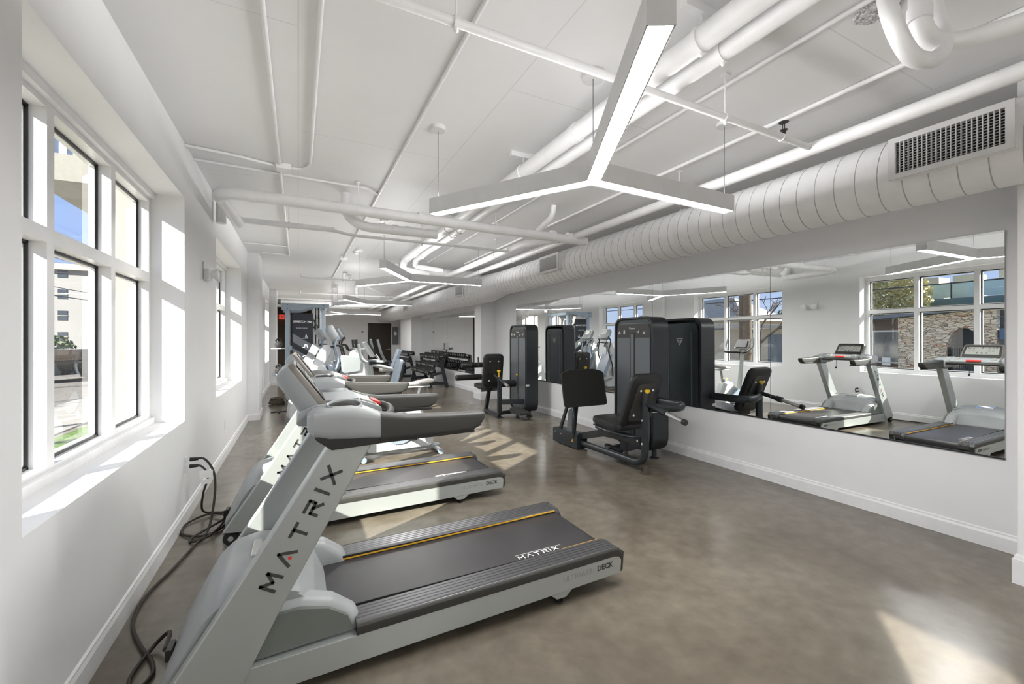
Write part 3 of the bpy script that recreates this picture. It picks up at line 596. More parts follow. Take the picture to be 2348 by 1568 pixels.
        for x, a, b, z0, z1, rr_ in ((.335, .0, .13, 1.040, 1.162, .022), (.45, .0, .10, 1.040, 1.143, .02), (.66, .0, .09, 1.041, 1.135, .02), (.78, 0, .085, 1.045, 1.133, .02), (.82, 0, .082, 1.062, 1.132, .018), (.845, .006, .075, 1.095, 1.131, .014), (.85, .012, .065, 1.112, 1.128, .006)):
            q = rpoly([(a-.002, z0), (b, z0), (b, z1), (a-.002, z1)], rr_, 4); secs.append([(x, Y(p_[0]), p_[1]) for p_ in q])
        MB().loft(secs).build('handrail_grip', DARKP, t)
        cc = [(math.cos(2*PI*k/30), math.sin(2*PI*k/30)) for k in range(30)]; cx_, cy_ = .19, Y(.115)
        cup = MB().loft([[(cx_+a*c_, cy_+b*c_*1.05, z_-.010*b*(1 if s_ == 0 else -1)*-1) for a, b in cc] for c_, z_ in ((.082, 1.180), (.079, 1.200), (.074, 1.205), (.069, 1.203), (.066, 1.190))], cap=False).build('cup_holder', GREYP, t)
        MB().loft([[(cx_+a*c_, cy_+b*c_*1.05, z_-.010*b*(1 if s_ == 0 else -1)*-1) for a, b in cc] for c_, z_ in ((.067, 1.196), (.062, 1.1965), (.02, 1.1965))]).build('cup_shade_disc', BLACK, cup)  # flat black disc stands for the shade in the cup's hollow
    dash = MB().prism(rpoly([(-.01, 1.10), (.0, 1.16), (.07, 1.19), (.28, 1.20), (.37, 1.165), (.375, 1.135), (.2, 1.09)], .015, 3), 'y', .17, W_-.17).build('dash', GREYP, t, bevel=.01)
    MB().prism([(.10, 1.202), (.27, 1.206), (.27, 1.20), (.10, 1.196)], 'y', .24, W_-.24).build('key_tray', MATS['taupe_rim'] if 'taupe_rim' in MATS else SILVD, dash)
    for y in (.20, W_-.25): MB().prism([(.28, 1.206), (.35, 1.179), (.35, 1.172), (.28, 1.199)], 'y', y, y+.05).build('shortcut_key', LCD, dash)
    MB().prism([(.355, 1.178), (.395, 1.166), (.395, 1.15), (.355, 1.16)], 'y', W_/2-.075, W_/2+.075).build('stop_button', RED, t, bevel=.004)
    MB().tube(curve([(.36, .13, 1.115), (.42, .22, 1.12), (.45, W_/2, 1.125), (.42, W_-.22, 1.12), (.36, W_-.13, 1.115)], 6), .02, 12).build('sensor_bar', DARKP, t)
    MB().tube([(.44, W_/2+.02, 1.11), (.45, W_/2+.02, .98)], .0025, 6).box(.44, .46, W_/2+.01, W_/2+.03, .955, .985).build('safety_key', BLACK, t)
    # console, leaning away from the user
    c0, c1 = Vector((.105, 0, 1.165)), Vector((-.045, 0, 1.375)); du = (c1-c0).normalized(); nn = Vector((du.z, 0, -du.x)); Lc = (c1-c0).length
    q = rpoly([(.19, 0), (W_-.19, 0), (W_-.205, Lc), (.205, Lc)], .035, 4)
    def cp(y, a, d_): v = c0+du*a+nn*d_; return (v.x, y, v.z)
    cons = MB().loft([[cp(W_/2+(y-W_/2)*.80, Lc/2+(a-Lc/2)*.78, -.085) for y, a in q], [cp(W_/2+(y-W_/2)*.93, Lc/2+(a-Lc/2)*.92, -.068) for y, a in q], [cp(y, a, -.04) for y, a in q], [cp(y, a, .0) for y, a in q]]).build('console', GREYP, t)
    MB().loft([[cp(y, a, .0) for y, a in q], [cp(y, a, .018) for y, a in q], [cp(W_/2+(y-W_/2)*.97, Lc/2+(a-Lc/2)*.97, .028) for y, a in q]]).build('console_rim', mat('taupe_rim', (.20, .185, .165), .35, .3) if 'taupe_rim' not in MATS else MATS['taupe_rim'], cons)
    q2 = rpoly([(.21, .025), (W_-.21, .025), (W_-.222, Lc-.02), (.222, Lc-.02)], .025, 4)
    MB().loft([[cp(y, a, .029) for y, a in q2], [cp(y, a, .034) for y, a in q2]]).build('console_bezel', BLACK, cons)
    q3 = [(.235, .075), (W_-.235, .075), (W_-.245, Lc-.055), (.245, Lc-.055)]
    MB().loft([[cp(y, a, .034) for y, a in q3], [cp(y, a, .036) for y, a in q3]]).build('display', LCD, cons)
    kb = MB()
    for y in (.30, .34, .50, .54):
        for a in (.13, .155, .18): kb.loft([[cp(y-.012, a-.003, d_), cp(y+.012, a-.003, d_), cp(y+.012, a+.003, d_), cp(y-.012, a+.003, d_)] for d_ in (.036, .037)])
    for y, a in ((.27, .19), (.41, .19), (.56, .19), (.36, .1), (.41, .1), (.46, .1)): kb.cyl(cp(y, a, .036), cp(y, a, .0375), .011, seg=12)
    kb.build('console_keys', INK, cons)
    return t
T1 = treadmill((0, 2.01, 0), 'silver treadmill nearest the camera, dark lettering up its leg and dark handrail grips', 'treadmills facing the near window', BELT)
T2 = treadmill((0, 3.67, 0), 'silver treadmill second from the camera, standing in window sunlight', 'treadmills facing the near window', BELT)

# ---------------------------------------------------------------- weight stack machines
def rr2(w, z0, z1, rt, rb, n=8):
    return rpoly([(-w, z0), (w, z0), (w, z1), (-w, z1)], [rb, rb, rt, rt], n)
def figure(mb, org, kind, sc):
    F = {'seat': [[(0, 0), (.5, 0), (.7, .6)], [(.5, .1), (.1, .35)]], 'ext': [[(0, .5), (.5, .1), (.7, .8)], [(.5, .1), (.2, .2)]], 'tri': [[(0, 0), (.8, 0), (.4, .6), (0, 0)]], 'leg': [[(.1, 0), (.15, .9)], [(.5, 0), (.45, .9)]]}[kind]
    mb.stroke(F, .2, org, (0, -1, 0), (0, 0, 1), sc)
def stack(t, logo_back=True, decal=('tri', 'leg', 'ext', 'seat')):
    x0, x1 = -.13, .14; w = .36
    MB().ring(rr2(w, .09, 1.79, .15, .2), rr2(w-.035, .125, 1.755, .12, .17), 'x', x0, x1).build('shroud_rim', FRAMEB, t, bevel=.012, seg=3)
    MB().ring(rr2(w-.035, .125, 1.755, .12, .17), rr2(w-.07, .16, 1.70, .10, .14), 'x', x0+.02, x0+.035).build('shroud_border', GUNM, t)
    pf = MB().prism(rr2(w-.06, .15, 1.71, .11, .15), 'x', x0+.005, x0+.03).build('front_panel', GUNP, t, bevel=.004)
    MB().prism(rpoly([(-w+.065, 1.52), (w-.065, 1.52), (w-.065, 1.70), (-w+.065, 1.70)], [0, 0, .1, .1], 6), 'x', x0+.003, x0+.006).build('instruction_panel', DARKP, pf)
    MB().box(x0+.0, x0+.006, -.045, .045, .25, 1.585).build('stack_slot', BLACK, pf)
    MB().box(x0-.004, x0+.003, -.026, .03, .25, 1.57).build('guide_rail', GUNP, pf, bevel=.002)
    MB().box(x0-.006, x0, -.008, .012, .42, .78).build('selector_slot', BLACK, pf)
    MB().cyl((x0-.03, .002, .80), (x0, .002, .80), .014).build('selector_pin', YEL, pf)
    sp = (.27, .17, -.08, -.19)
    for y, k in zip(sp, decal):
        f = MB(); figure(f, (x0+.0015, y, 1.575), k, .05); f.build('exercise_pictogram', WINK, pf)
    text('brand_mark', 'Vicore', .04, WINK, pf, (x0+.002, .01, 1.63), (PI/2, 0, -PI/2))
    pb = MB().prism(rr2(w-.055, .145, 1.72, .115, .155), 'x', x1-.03, x1-.006).build('rear_panel', GUNM, t, bevel=.004)
    for y in (-.2, .2): MB().box(x1-.008, x1+.0, y-.012, y+.012, .3, 1.6).build('rear_panel_rib', GUNP, pb, bevel=.004)
    MB().stroke([[(0, 0), (-.5, .9), (.5, .9), (0, 0)], [(.2, .65), (-.2, .65), (0, .35)]], .12, (x1-.005, 0, 1.42), (0, 1, 0), (0, 0, 1), .1).build('shield_emblem', WINK, pb, smooth=False)
    for y in (-.25, .26):
        MB().cyl((0, y, .015), (0, y, .2), .03).lathe([(0, 0), (.06, 0), (.06, .012), (.035, .022), (0, .022)], (0, y, 0), 20).build('foot', FRAMEB, t)
    MB().box(x0-.005, x0+.06, -w-.012, -w+.002, .60, .635).build('warning_sticker', PAPER, t)
def pad(mb, c, sx_, sy_, th, tilt=0, seg=5, ax='x'):
    # rounded pad with local (u along x, v along tilted y/z)
    q = rpoly([(-sx_/2, -sy_/2), (sx_/2, -sy_/2), (sx_/2, sy_/2), (-sx_/2, sy_/2)], min(sx_, sy_)*.22, seg)
    R = Matrix.Rotation(tilt, 3, 'X'); rings = []
    for f, d_ in ((.9, -.5), (.985, -.38), (1, -.2), (1, .2), (.985, .38), (.9, .5)):
        rings.append([Vector(c)+R @ Vector((x*f, y*f, d_*th)) for x, y in q])
    mb.loft(rings); return mb
def bolts(mb, pts, n, r=.011):
    for p_ in pts: mb.cyl(Vector(p_), Vector(p_)+Vector(n)*.008, r, seg=10)
# leg press ---------------------------------------------------
lp = thing('leg_press_machine', 'black leg press machine with large foot plate, nearest machine along the mirrors', 'weight machine', (4.02, 4.23, 0))
stack(lp)
X0, Y0 = 4.02, 4.23
def L(x, y, z): return (x-X0, y-Y0, z)
# floor frame: post bends to floor tube running to foot plate base
fr = MB().tube(bend([L(3.45, 3.55, .92), L(3.45, 3.55, .10), L(3.45, 4.75, .09)], .18, 7), .042, 14).build('main_frame', FRAMEB, lp)
MB().cyl(L(3.47, 3.56, .0), L(3.47, 3.56, .09), .03).lathe([(0, 0), (.065, 0), (.065, .012), (.04, .022), (0, .022)], L(3.47, 3.56, 0), 20).build('foot', mat('bronze_foot', (.10, .08, .06), .4, .3), lp)
MB().tube(bend([L(3.48, 3.52, .74), L(3.80, 3.38, .74), L(3.95, 3.45, .74), L(3.97, 3.9, .74)], .14, 6), .03, 12, 1.6).build('brace_arm', FRAMEB, lp)
MB().beam(L(3.45, 3.6, .36), L(3.45, 4.35, .32), .07, .09).beam(L(3.45, 4.2, .34), L(3.45, 4.85, .15), .06, .09).build('seat_beam', FRAMEB, lp, bevel=.008)
MB().beam(L(3.5, 3.95, .22), L(4.0, 4.05, .22), .12, .12).cyl(L(3.6, 4.1, .11), L(3.6, 4.4, .11), .035).beam(L(3.45, 4.3, .09), L(3.95, 4.3, .12), .06, .06).build('cross_beam', FRAMEB, lp, bevel=.01)
MB().box(*(3.36-X0, 3.54-X0), 4.72-Y0, 5.33-Y0, .01, .21).build('plate_base', FRAMEB, lp, bevel=.012)
b_ = MB(); bolts(b_, [L(3.36, 5.25, .16), L(3.36, 5.1, .15)], (-1, 0, 0)); b_.build('bolt', CHROME, lp)
MB().stroke([[(0, 0), (1, 0), (.5, .9), (0, 0)]], .3, L(3.3595, 4.84, .1), (0, -1, 0), (0, 0, 1), .035).build('warning_triangle', YEL, lp)
ps = MB(); 
ps.beam(L(3.42, 5.22, .18), L(3.42, 5.0, .62), .03, .05).beam(L(3.50, 5.0, .18), L(3.50, 4.93, .62), .045, .06).beam(L(3.58, 5.1, .18), L(3.5, 4.95, .62), .03, .05).tube(bend([L(3.36, 4.80, .16), L(3.36, 4.80, .45), L(3.45, 4.92, .62)], .12, 5), .022, 10)
ps.build('linkage', FRAMEB, lp, bevel=.006)
cm = MB().prism(rpoly([(4.90-Y0, .18), (5.02-Y0, .2), (4.98-Y0, .5), (4.90-Y0, .55), (4.85-Y0, .4)], .03, 3), 'x', 3.40-X0, 3.415-X0).build('range_cam', GUNP, lp)
pl_ = MB(); q = rpoly([(-.36, -.26), (.36, -.26), (.36, .22), (.2, .26), (-.2, .26), (-.36, .22)], .05, 4); R_ = Matrix.Rotation(math.radians(-12), 3, 'X')
pl_.loft([[Vector(L(3.60, 4.87+d_, .82))+R_ @ Vector((x, 0, z)) for x, z in q] for d_ in (0, .03)]); pl_.build('foot_plate', PLATEB, lp)
MB().beam(L(3.55, 4.90, .62), L(3.55, 4.985, 1.0), .08, .03).build('plate_bracket', FRAMEB, lp)
pad(MB(), L(3.46, 4.02, .50), .44, .50, .085, math.radians(4)).build('seat', VINB, lp)
MB().box(3.27-X0, 3.65-X0, 3.84-Y0, 4.25-Y0, .435, .455).build('seat_pan', FRAMEB, lp, bevel=.004)
MB().tube(bend([L(3.26, 4.18, .43), L(3.24, 3.9, .42), L(3.33, 3.66, .40), L(3.45, 3.62, .40)], .1, 5), .016, 10).build('seat_handle', FRAMEB, lp)
bk = pad(MB(), L(3.46, 3.63, .82), .44, .64, .075, math.radians(90+22)).build('backrest', VINB, lp)
R_ = Matrix.Rotation(math.radians(112), 3, 'X'); q = rpoly([(-.15, -.25), (.15, -.25), (.13, .22), (-.13, .22)], .06, 4)
MB().loft([[Vector(L(3.46, 3.63, .82))+R_ @ Vector((x, y, d_)) for x, y in q] for d_ in (.034, .05)]).build('backrest_plate', DARKP, bk)
b_ = MB(); nb = R_ @ Vector((0, 0, 1)); bolts(b_, [Vector(L(3.46, 3.63, .82))+R_ @ Vector((x, y, .05)) for x in (-.09, .09) for y in (-.17, .14)], nb, .012); b_.build('backrest_bolt', WINK, bk)
MB().cyl(L(3.45, 3.60, .80), L(3.45, 3.30, .735), .026).cyl(L(3.45, 3.32, .739), L(3.45, 3.25, .724), .036).build('slide_bar', FRAMEB, lp)
MB().cyl(L(3.45, 3.28, .73), L(3.45, 3.02, .672), .022).build('slide_tube', CHROME, lp)
MB().cyl(L(3.45, 3.03, .675), L(3.45, 2.99, .666), .03).build('slide_cap', BLACK, lp)
MB().cyl(L(3.45, 3.52, .82), L(3.45, 3.52, .90), .012).build('knob_stem', BLACK, lp)
MB().lathe([(0, 0), (.018, 0), (.032, .02), (.032, .04), (0, .045)], L(3.45, 3.52, .90), 18).build('adjust_knob', YEL, lp)
b_ = MB(); bolts(b_, [L(3.408, 3.55, .60), L(3.408, 3.55, .34), L(3.408, 3.62, .36)], (-1, 0, 0), .014); b_.build('bolt', CHROME, lp)
# leg extension machine ---------------------------------------
le = thing('leg_curl_machine', 'black seated leg curl machine with roller pads, farther machine before the bare pillar', 'weight machine', (4.02, 7.47, 0))
stack(le, decal=('leg', 'ext', 'seat', 'ext')); Y0 = 7.47
MB().beam(L(3.44, 7.36, .05), L(3.44, 7.36, .78), .075, .075).beam(L(3.44, 8.02, .04), L(3.44, 7.85, .50), .07, .07).beam(L(3.44, 7.36, .05), L(3.44, 8.05, .05), .075, .07).build('main_frame', FRAMEB, le, bevel=.01)
MB().beam(L(3.46, 7.36, .30), L(3.95, 7.2, .30), .06, .10).beam(L(3.46, 7.5, .06), L(3.95, 7.5, .08), .06, .07).build('cross_beam', FRAMEB, le, bevel=.01)
MB().box(3.37-X0, 3.51-X0, 7.29-Y0, 7.43-Y0, 0, .012).box(3.37-X0, 3.51-X0, 7.98-Y0, 8.1-Y0, 0, .012).build('foot', FRAMEB, le)
MB().prism(rpoly([(-.62, .1), (-.2, .1), (-.2, .2), (-.62, .16)], .02, 3), 'x', 3.62-X0, 3.82-X0).build('step_plate', DARKP, le)
pad(MB(), L(3.40, 7.86, .56), .42, .50, .08, math.radians(3)).build('seat', VINB, le)
MB().beam(L(3.4, 7.65, .50), L(3.4, 8.1, .50), .2, .04).beam(L(3.44, 7.36, .55), L(3.4, 8.12, .44), .05, .05).build('seat_frame', FRAMEB, le, bevel=.006)
bk = pad(MB(), L(3.40, 7.58, .90), .42, .64, .075, math.radians(90+8)).build('backrest', VINB, le)
R_ = Matrix.Rotation(math.radians(98), 3, 'X'); q = rpoly([(-.15, -.24), (.15, -.24), (.13, .24), (-.13, .24)], .06, 4)
MB().loft([[Vector(L(3.40, 7.58, .90))+R_ @ Vector((x, y, d_)) for x, y in q] for d_ in (.034, .048)]).build('backrest_plate', BLACK, bk)
b_ = MB(); nb = R_ @ Vector((0, 0, 1)); bolts(b_, [Vector(L(3.40, 7.58, .90))+R_ @ Vector((x, y, .048)) for x in (-.09, .09) for y in (-.2, .18)], nb, .012); b_.build('backrest_bolt', WINK, bk)
MB().cyl(L(3.4, 7.5, .80), L(3.46, 7.15, .66), .028).build('slide_bar', FRAMEB, le)
MB().cyl(L(3.46, 7.2, .68), L(3.48, 7.06, .63), .03).build('slide_tube', CHROME, le)
MB().lathe([(0, 0), (.02, 0), (.035, .02), (.035, .045), (0, .05)], L(3.44, 7.38, .86), 18).cyl(L(3.44, 7.38, .78), L(3.44, 7.38, .88), .012).build('adjust_knob', YEL, le)
for c, x0_, x1_, r_ in (((8.32, .96), 3.02, 3.62, .055), ((8.38, .70), 2.92, 3.5, .06)):
    MB().lathe([(0, x0_-X0), (r_*.8, x0_-X0), (r_, x0_-X0+.015), (r_, x1_-X0-.015), (r_*.8, x1_-X0), (0, x1_-X0)], (0, c[0]-Y0, c[1]), 22, 'x').build('roller_pad', VINB, le)
MB().tube(bend([L(3.66, 7.62, .66), L(3.70, 8.0, .70), L(3.66, 8.32, .96), L(3.3, 8.32, .96)], .06, 5), .022, 10).tube(bend([L(3.62, 7.7, .60), L(3.6, 8.3, .66), L(3.2, 8.38, .70)], .06, 5), .02, 10).cyl(L(3.5, 7.6, .62), L(3.95, 7.6, .62), .07).build('lever_arm', FRAMEB, le)
for x in (3.18, 3.34): MB().cyl(L(x, 8.16, .94), L(x+.02, 8.24, 1.12), .014).build('hand_grip', RUBBER, le)

# ---------------------------------------------------------------- upright bike (local x: front = -x)
ub = thing('upright_bike', 'white upright exercise bike with dark saddle, beyond the second treadmill', 'exercise bike', (1.22, 5.62, 0))
MB().box(-.55, .50, -.06, .06, .04, .09).build('base_beam', SILVD, ub, bevel=.01)
for x, l_ in ((-.52, .27), (.44, .27)):
    MB().tube([(x, -l_, .045), (x, l_, .045)], .03, 14).build('stabilizer', WHITEP, ub)
    for y in (-l_, l_): MB().lathe([(0, -.02), (.036, -.02), (.036, .02), (0, .02)], (x, y, .045), 16, 'y').build('end_cap', BLUEG, ub)
body = MB().crown(rpoly([(-.50, .08), (.42, .10), (.40, .30), (.22, .62), (.10, .66), (-.05, .56), (-.30, .42), (-.46, .38)], .06, 4), -.11, .11, .02, 8, .03, .2).build('shroud', WHITEP, ub)
text('brand_lettering', 'SportsArt', .085, GREYP, body, (.02, -.113, .17), (PI/2, -.12, 0))
for y in (-.12, .12): MB().lathe([(0, -.01), (.17, -.01), (.18, 0), (.17, .01), (0, .01)], (-.05, y, .33), 26, 'y').build('crank_disc', BLUEG, ub)
for y, s_ in ((-.15, 1), (.15, -1)): MB().beam((-.05, y, .33), (-.05+.13*s_, y, .33-.1*s_), .015, .03).box(-.05+.13*s_-.05, -.05+.13*s_+.05, y-.12 if y < 0 else y, y if y < 0 else y+.12, .22-.1*s_+.1-.0, .24-.1*s_+.1).build('pedal', BLACK, ub)
MB().cyl((.17, 0, .55), (.24, 0, .86), .024).build('seat_post', CHROME, ub)
MB().cyl((.14, 0, .60), (.17, 0, .70), .045).build('post_collar', BLUEG, ub); MB().cyl((.1, 0, .69), (.06, 0, .69), .02).build('adjust_knob', YEL, ub)
sd = []
for x, w, z, h in ((-.02, .03, .905, .035), (.06, .045, .91, .045), (.16, .075, .915, .055), (.27, .12, .93, .07), (.34, .125, .94, .07), (.40, .09, .945, .05)):
    sd.append([(x, w*math.cos(a*PI/6), z+h*.5*math.sin(a*PI/6)) for a in range(12)])
MB().loft(sd).build('saddle', SEATG, ub); MB().box(.05, .36, -.05, .05, .865, .885).build('saddle_base', WHITEP, ub, bevel=.006)
MB().tube([(-.30, 0, .38), (-.42, 0, 1.22)], [.045, .035], 14).build('mast', SILV, ub)
for d_, m_, n_2, f in ((0, WHITEP, 'console', 1.), (.028, BLACK, 'display', .86)):
    q = rpoly([(-.15*f, -.10*f), (.15*f, -.10*f), (.13*f, .11*f), (-.13*f, .11*f)], .03, 4); M_ = Matrix.Rotation(math.radians(-30), 3, 'Y')
    MB().loft([[Vector((-.42, 0, 1.37))+M_ @ Vector((dd, y, z)) for y, z in q] for dd in (-.02+d_, .01+d_)]).build(n_2, m_, ub)
for s_ in (-1, 1):
    MB().tube(bend([(-.42, 0, 1.23), (-.25, s_*.20, 1.22), (-.32, s_*.30, 1.33), (-.36, s_*.28, 1.50)], .05, 4), .016, 10).build('handlebar', SILVD, ub)
    MB().tube(bend([(-.42, s_*.05, 1.2), (-.18, s_*.14, 1.21), (-.2, s_*.24, 1.22)], .05, 4), .02, 10).build('hand_grip', BLACK, ub)

# ---------------------------------------------------------------- ellipticals
def elliptical(loc, label, dark):
    t = thing('elliptical_trainer', label, 'elliptical trainer', loc, group='elliptical trainers by the far windows')
    MB().box(-.35, 1.35, -.09, .09, .03, .1).build('base_beam', SILVD, t, bevel=.01)
    for x in (-.3, 1.3): MB().tube([(x, -.3, .035), (x, .3, .035)], .03, 14).build('stabilizer', GREYP, t)
    MB().crown(rpoly([(-.40, .09), (.50, .09), (.52, .45), (.30, .98), (.22, 1.05), (.10, 1.0), (-.12, .62), (-.36, .4)], .06, 4), -.17, .17, .03, 8, .04, .2).build('shroud', WHITEP, t)
    MB().prism(rpoly([(.26, 1.04), (.34, 1.04), (.62, .50), (.56, .42), (.50, .44)], .02, 3), 'y', -.19, .19).build('shroud_edge', BLUEG, t, bevel=.01)
    MB().prism(rpoly([(.0, .55), (.38, .42), (.42, .56), (.10, .70)], .02, 3), 'y', -.18, .18).build('shroud_band', GREYP, t)
    MB().loft([[(x+a, y, z) for a, y in ((-.12, -.07), (.08, -.07), (.08, .07), (-.12, .07))] for x, z in ((-.10, .62), (.19, 1.12), (.33, 1.40))]).build('mast', WHITEP, t, bevel=.015)
    q = rpoly([(-.20, -.14), (.20, -.14), (.18, .18), (-.18, .18)], .05, 4); M_ = Matrix.Rotation(math.radians(-28), 3, 'Y')
    cs = MB().loft([[Vector((.40, 0, 1.60))+M_ @ Vector((dd, y*f, z*f)) for y, z in q] for dd, f in ((-.10, .70), (-.06, .93), (-.02, 1.0), (.03, 1.0), (.045, .95))]).build('console', GREYP if not dark else SILVD, t)
    MB().loft([[Vector((.40, 0, 1.60))+M_ @ Vector((dd, y*.86, z*.86)) for y, z in q] for dd in (.046, .05)]).build('display', BLACK if dark else DARKP, cs)
    MB().loft([[Vector((.40, 0, 1.60))+M_ @ Vector((dd, y*.5, z*.4+.06)) for y, z in q] for dd in (.05, .053)]).build('display_screen', LCD, cs)
    for s_ in (-1, 1):
        MB().tube(curve([(.30, s_*.24, .38), (.34, s_*.25, .75), (.46, s_*.25, 1.1), (.40, s_*.26, 1.4), (.46, s_*.24, 1.55)], 5), .018, 10).build('moving_arm', BLACK if dark else BLUEG, t)
        MB().tube(curve([(.33, s_*.05, 1.36), (.50, s_*.18, 1.38), (.56, s_*.16, 1.26)], 5), .016, 10).build('fixed_handle', BLACK, t)
        MB().tube([(.32, s_*.25, .38), (1.15, s_*.25, .22)], .025, 12).build('pedal_bar', SILV, t)
        pad(MB(), (.78, s_*.25, .33), .34, .15, .03).build('foot_pedal', BLUEG, t)
    MB().lathe([(0, -.03), (.22, -.03), (.24, 0), (.22, .03), (0, .03)], (1.08, 0, .3), 26, 'y').build('drive_wheel', BLUEG, t)
    return t
elliptical((.20, 8.62, 0), 'white elliptical trainer nearest the camera, console leaning over blue-grey edged shroud', False)
elliptical((.42, 9.95, 0), 'white elliptical trainer with dark console, middle of the three', True)
elliptical((.10, 11.2, 0), 'white elliptical trainer farthest from the camera, just before the cable frame', False)
# recumbent stepper
rs = thing('recumbent_stepper', 'white seated stepper with bent grey arms and tall blue-grey seat back', 'seated stepper', (.85, 7.5, 0))
MB().box(-.45, .95, -.10, .10, .03, .12).build('base_beam', WHITEP, rs, bevel=.02)
for x in (-.42, .9): MB().tube([(x, -.3, .035), (x, .3, .035)], .03, 14).build('stabilizer', GREYP, rs)
MB().crown(rpoly([(-.35, .1), (.32, .1), (.22, .55), (.12, 1.22), (.0, 1.33), (-.08, 1.30), (-.16, .7), (-.34, .4)], .05, 4), -.13, .13, .02, 8, .02, .2).build('shroud', WHITEP, rs)
MB().prism(rpoly([(-.20, .95), (.05, .98), (.08, 1.2), (-.22, 1.24)], .03, 3), 'y', -.17, .17).build('front_housing', SILVD, rs, bevel=.01)
for s_ in (-1, 1):
    MB().tube(bend([(.02, s_*.2, 1.42), (.06, s_*.2, 1.18), (.18, s_*.22, 1.10), (.56, s_*.24, 1.00)], .08, 5), .03, 14).build('arm_lever', SILV, rs)
    MB().tube([(.0, s_*.2, 1.36), (-.015, s_*.2, 1.50)], .026, 12).build('hand_grip', BLACK, rs)
    pad(MB(), (.12, s_*.2, .35), .12, .3, .03).build('foot_pedal', BLACK, rs)
MB().beam((.30, 0, .3), (.62, 0, .5), .1, .12).build('seat_rail', WHITEP, rs, bevel=.01)
pad(MB(), (.55, 0, .60), .42, .40, .09).build('seat', SEATG, rs)
M_ = Matrix.Rotation(math.radians(14), 3, 'Y'); q = rpoly([(-.21, -.28), (.21, -.28), (.19, .30), (-.19, .30)], .06, 4)
MB().loft([[Vector((.68, 0, .86))+M_ @ Vector((d_, y, z)) for y, z in q] for d_ in (-.04, .01)]).build('seat_back', BLUEF, rs, bevel=.008)
MB().loft([[Vector((.68, 0, .86))+M_ @ Vector((d_, y*.95, z*.95)) for y, z in q] for d_ in (.01, .05)]).build('seat_back_shell', BLACK, rs, bevel=.01)
# recumbent bike further back
rb = thing('recumbent_bike', 'white recumbent bike with grey seat, standing before the brown door', 'exercise bike', (2.0, 12.6, 0))
MB().box(-.7, .7, -.08, .08, .03, .1).build('base_beam', WHITEP, rb, bevel=.015)
for x in (-.66, .66): MB().tube([(x, -.28, .035), (x, .28, .035)], .03, 14).build('stabilizer', GREYP, rb)
MB().crown(rpoly([(-.68, .1), (-.1, .1), (-.15, .5), (-.4, .75), (-.6, .6)], .06, 4), -.12, .12, .02, 8, .02, .2).build('shroud', WHITEP, rb)
MB().tube([(-.45, 0, .7), (-.38, 0, 1.15)], .03, 12).build('mast', WHITEP, rb)
pad(MB(), (-.36, 0, 1.22), .2, .3, .05).build('console', SILVD, rb)
pad(MB(), (.30, 0, .62), .42, .42, .1).build('seat', SEATG, rb)
M_ = Matrix.Rotation(math.radians(20), 3, 'Y'); MB().loft([[Vector((.55, 0, .92))+M_ @ Vector((d_, y, z)) for y, z in q] for d_ in (-.05, .04)]).build('seat_back', BLUEG, rb, bevel=.01)
MB().beam((.1, 0, .12), (.35, 0, .58), .1, .1).build('seat_support', WHITEP, rb, bevel=.01)
for s_ in (-1, 1): MB().tube(bend([(.5, s_*.2, .6), (.2, s_*.3, .62), (.05, s_*.3, .8)], .06, 4), .018, 10).build('side_handle', SILV, rb)

# ---------------------------------------------------------------- cable frame with mats
cf = thing('cable_frame', 'tall blue-grey functional training frame holding mats, beside the far left pier', 'training frame', (.17, 12.2, 0))
for x in (-.42, .42):
    for y in (-.0, 1.1): 
        MB().beam((x, y, 0), (x, y, 2.3), .10, .08, (0, 1, 0)).build('post', BLUEF, cf, bevel=.008)
    MB().beam((x, -.05, 2.36), (x, 1.15, 2.36), .09, .09).build('top_rail', BLUEF, cf, bevel=.008)
    MB().box(x-.06, x+.06, -.15, 1.25, 0, .05).build('floor_foot', BLUEF, cf, bevel=.006)
for y in (-.045, 1.1): 
    MB().prism(rpoly([(-.55, 2.42), (-.55, 2.24), (-.2, 2.24), (-.05, 2.26), (.12, 2.33), (.5, 2.33), (.56, 2.3), (.56, 2.42)], .02, 3), 'y', y-.03, y+.02).build('header_beam', BLUEF, cf, bevel=.005)
MB().box(-.40, .40, -.05, -.01, 1.22, 1.34).build('cross_bar', BLUEF, cf, bevel=.004)
b_ = MB(); bolts(b_, [(x, -.076, z) for x in (-.42, .42) for z in (2.28, 2.38)], (0, -1, 0), .014); b_.build('bolt', INK, cf)
MB().box(.36, .37, -.06, -.05, .2, 2.2).build('guide_rod', CHROME, cf)
for z in (1.28, .62):
    MB().box(-.78, -.47, -.1, .5, z-.02, z).build('side_shelf', WHITEP, cf, bevel=.004)
for z, n in ((1.28, 3), (.62, 3)):
    for k in range(n):
        kb = thing('kettlebell', 'black kettlebell on the %s side shelf of the training frame' % ('upper' if z > 1 else 'lower'), 'kettlebell', (.17-.62, 12.25+.2*k, z), group='kettlebells on the %s side shelf' % ('upper' if z > 1 else 'lower'))
        MB().ball((0, 0, .085), .085).build('bell', RUBBER, kb); MB().tube(curve([(-.05, 0, .14), (-.06, 0, .2), (0, 0, .235), (.06, 0, .2), (.05, 0, .14)], 4), .012, 8).build('handle', RUBBER, kb)
mt = thing('exercise_mat', 'tall dark exercise mat with white lettering and stretching figures, hanging in the frame', 'exercise mat', (.10, 12.14, .55))
MB().box(-.24, .24, -.012, .0, 0, 1.62).build('mat_sheet', mat('mat_navy', (.022, .026, .034), .6), mt, bevel=.004)
text('mat_lettering', 'STRETCH Mat', .072, WINK, mt, (0, -.013, 1.38), (PI/2, 0, 0), bold=.0015); text('mat_lettering', 'stretching trainer', .038, WINK, mt, (-.02, -.013, 1.23), (PI/2, 0, 0))
f = MB()
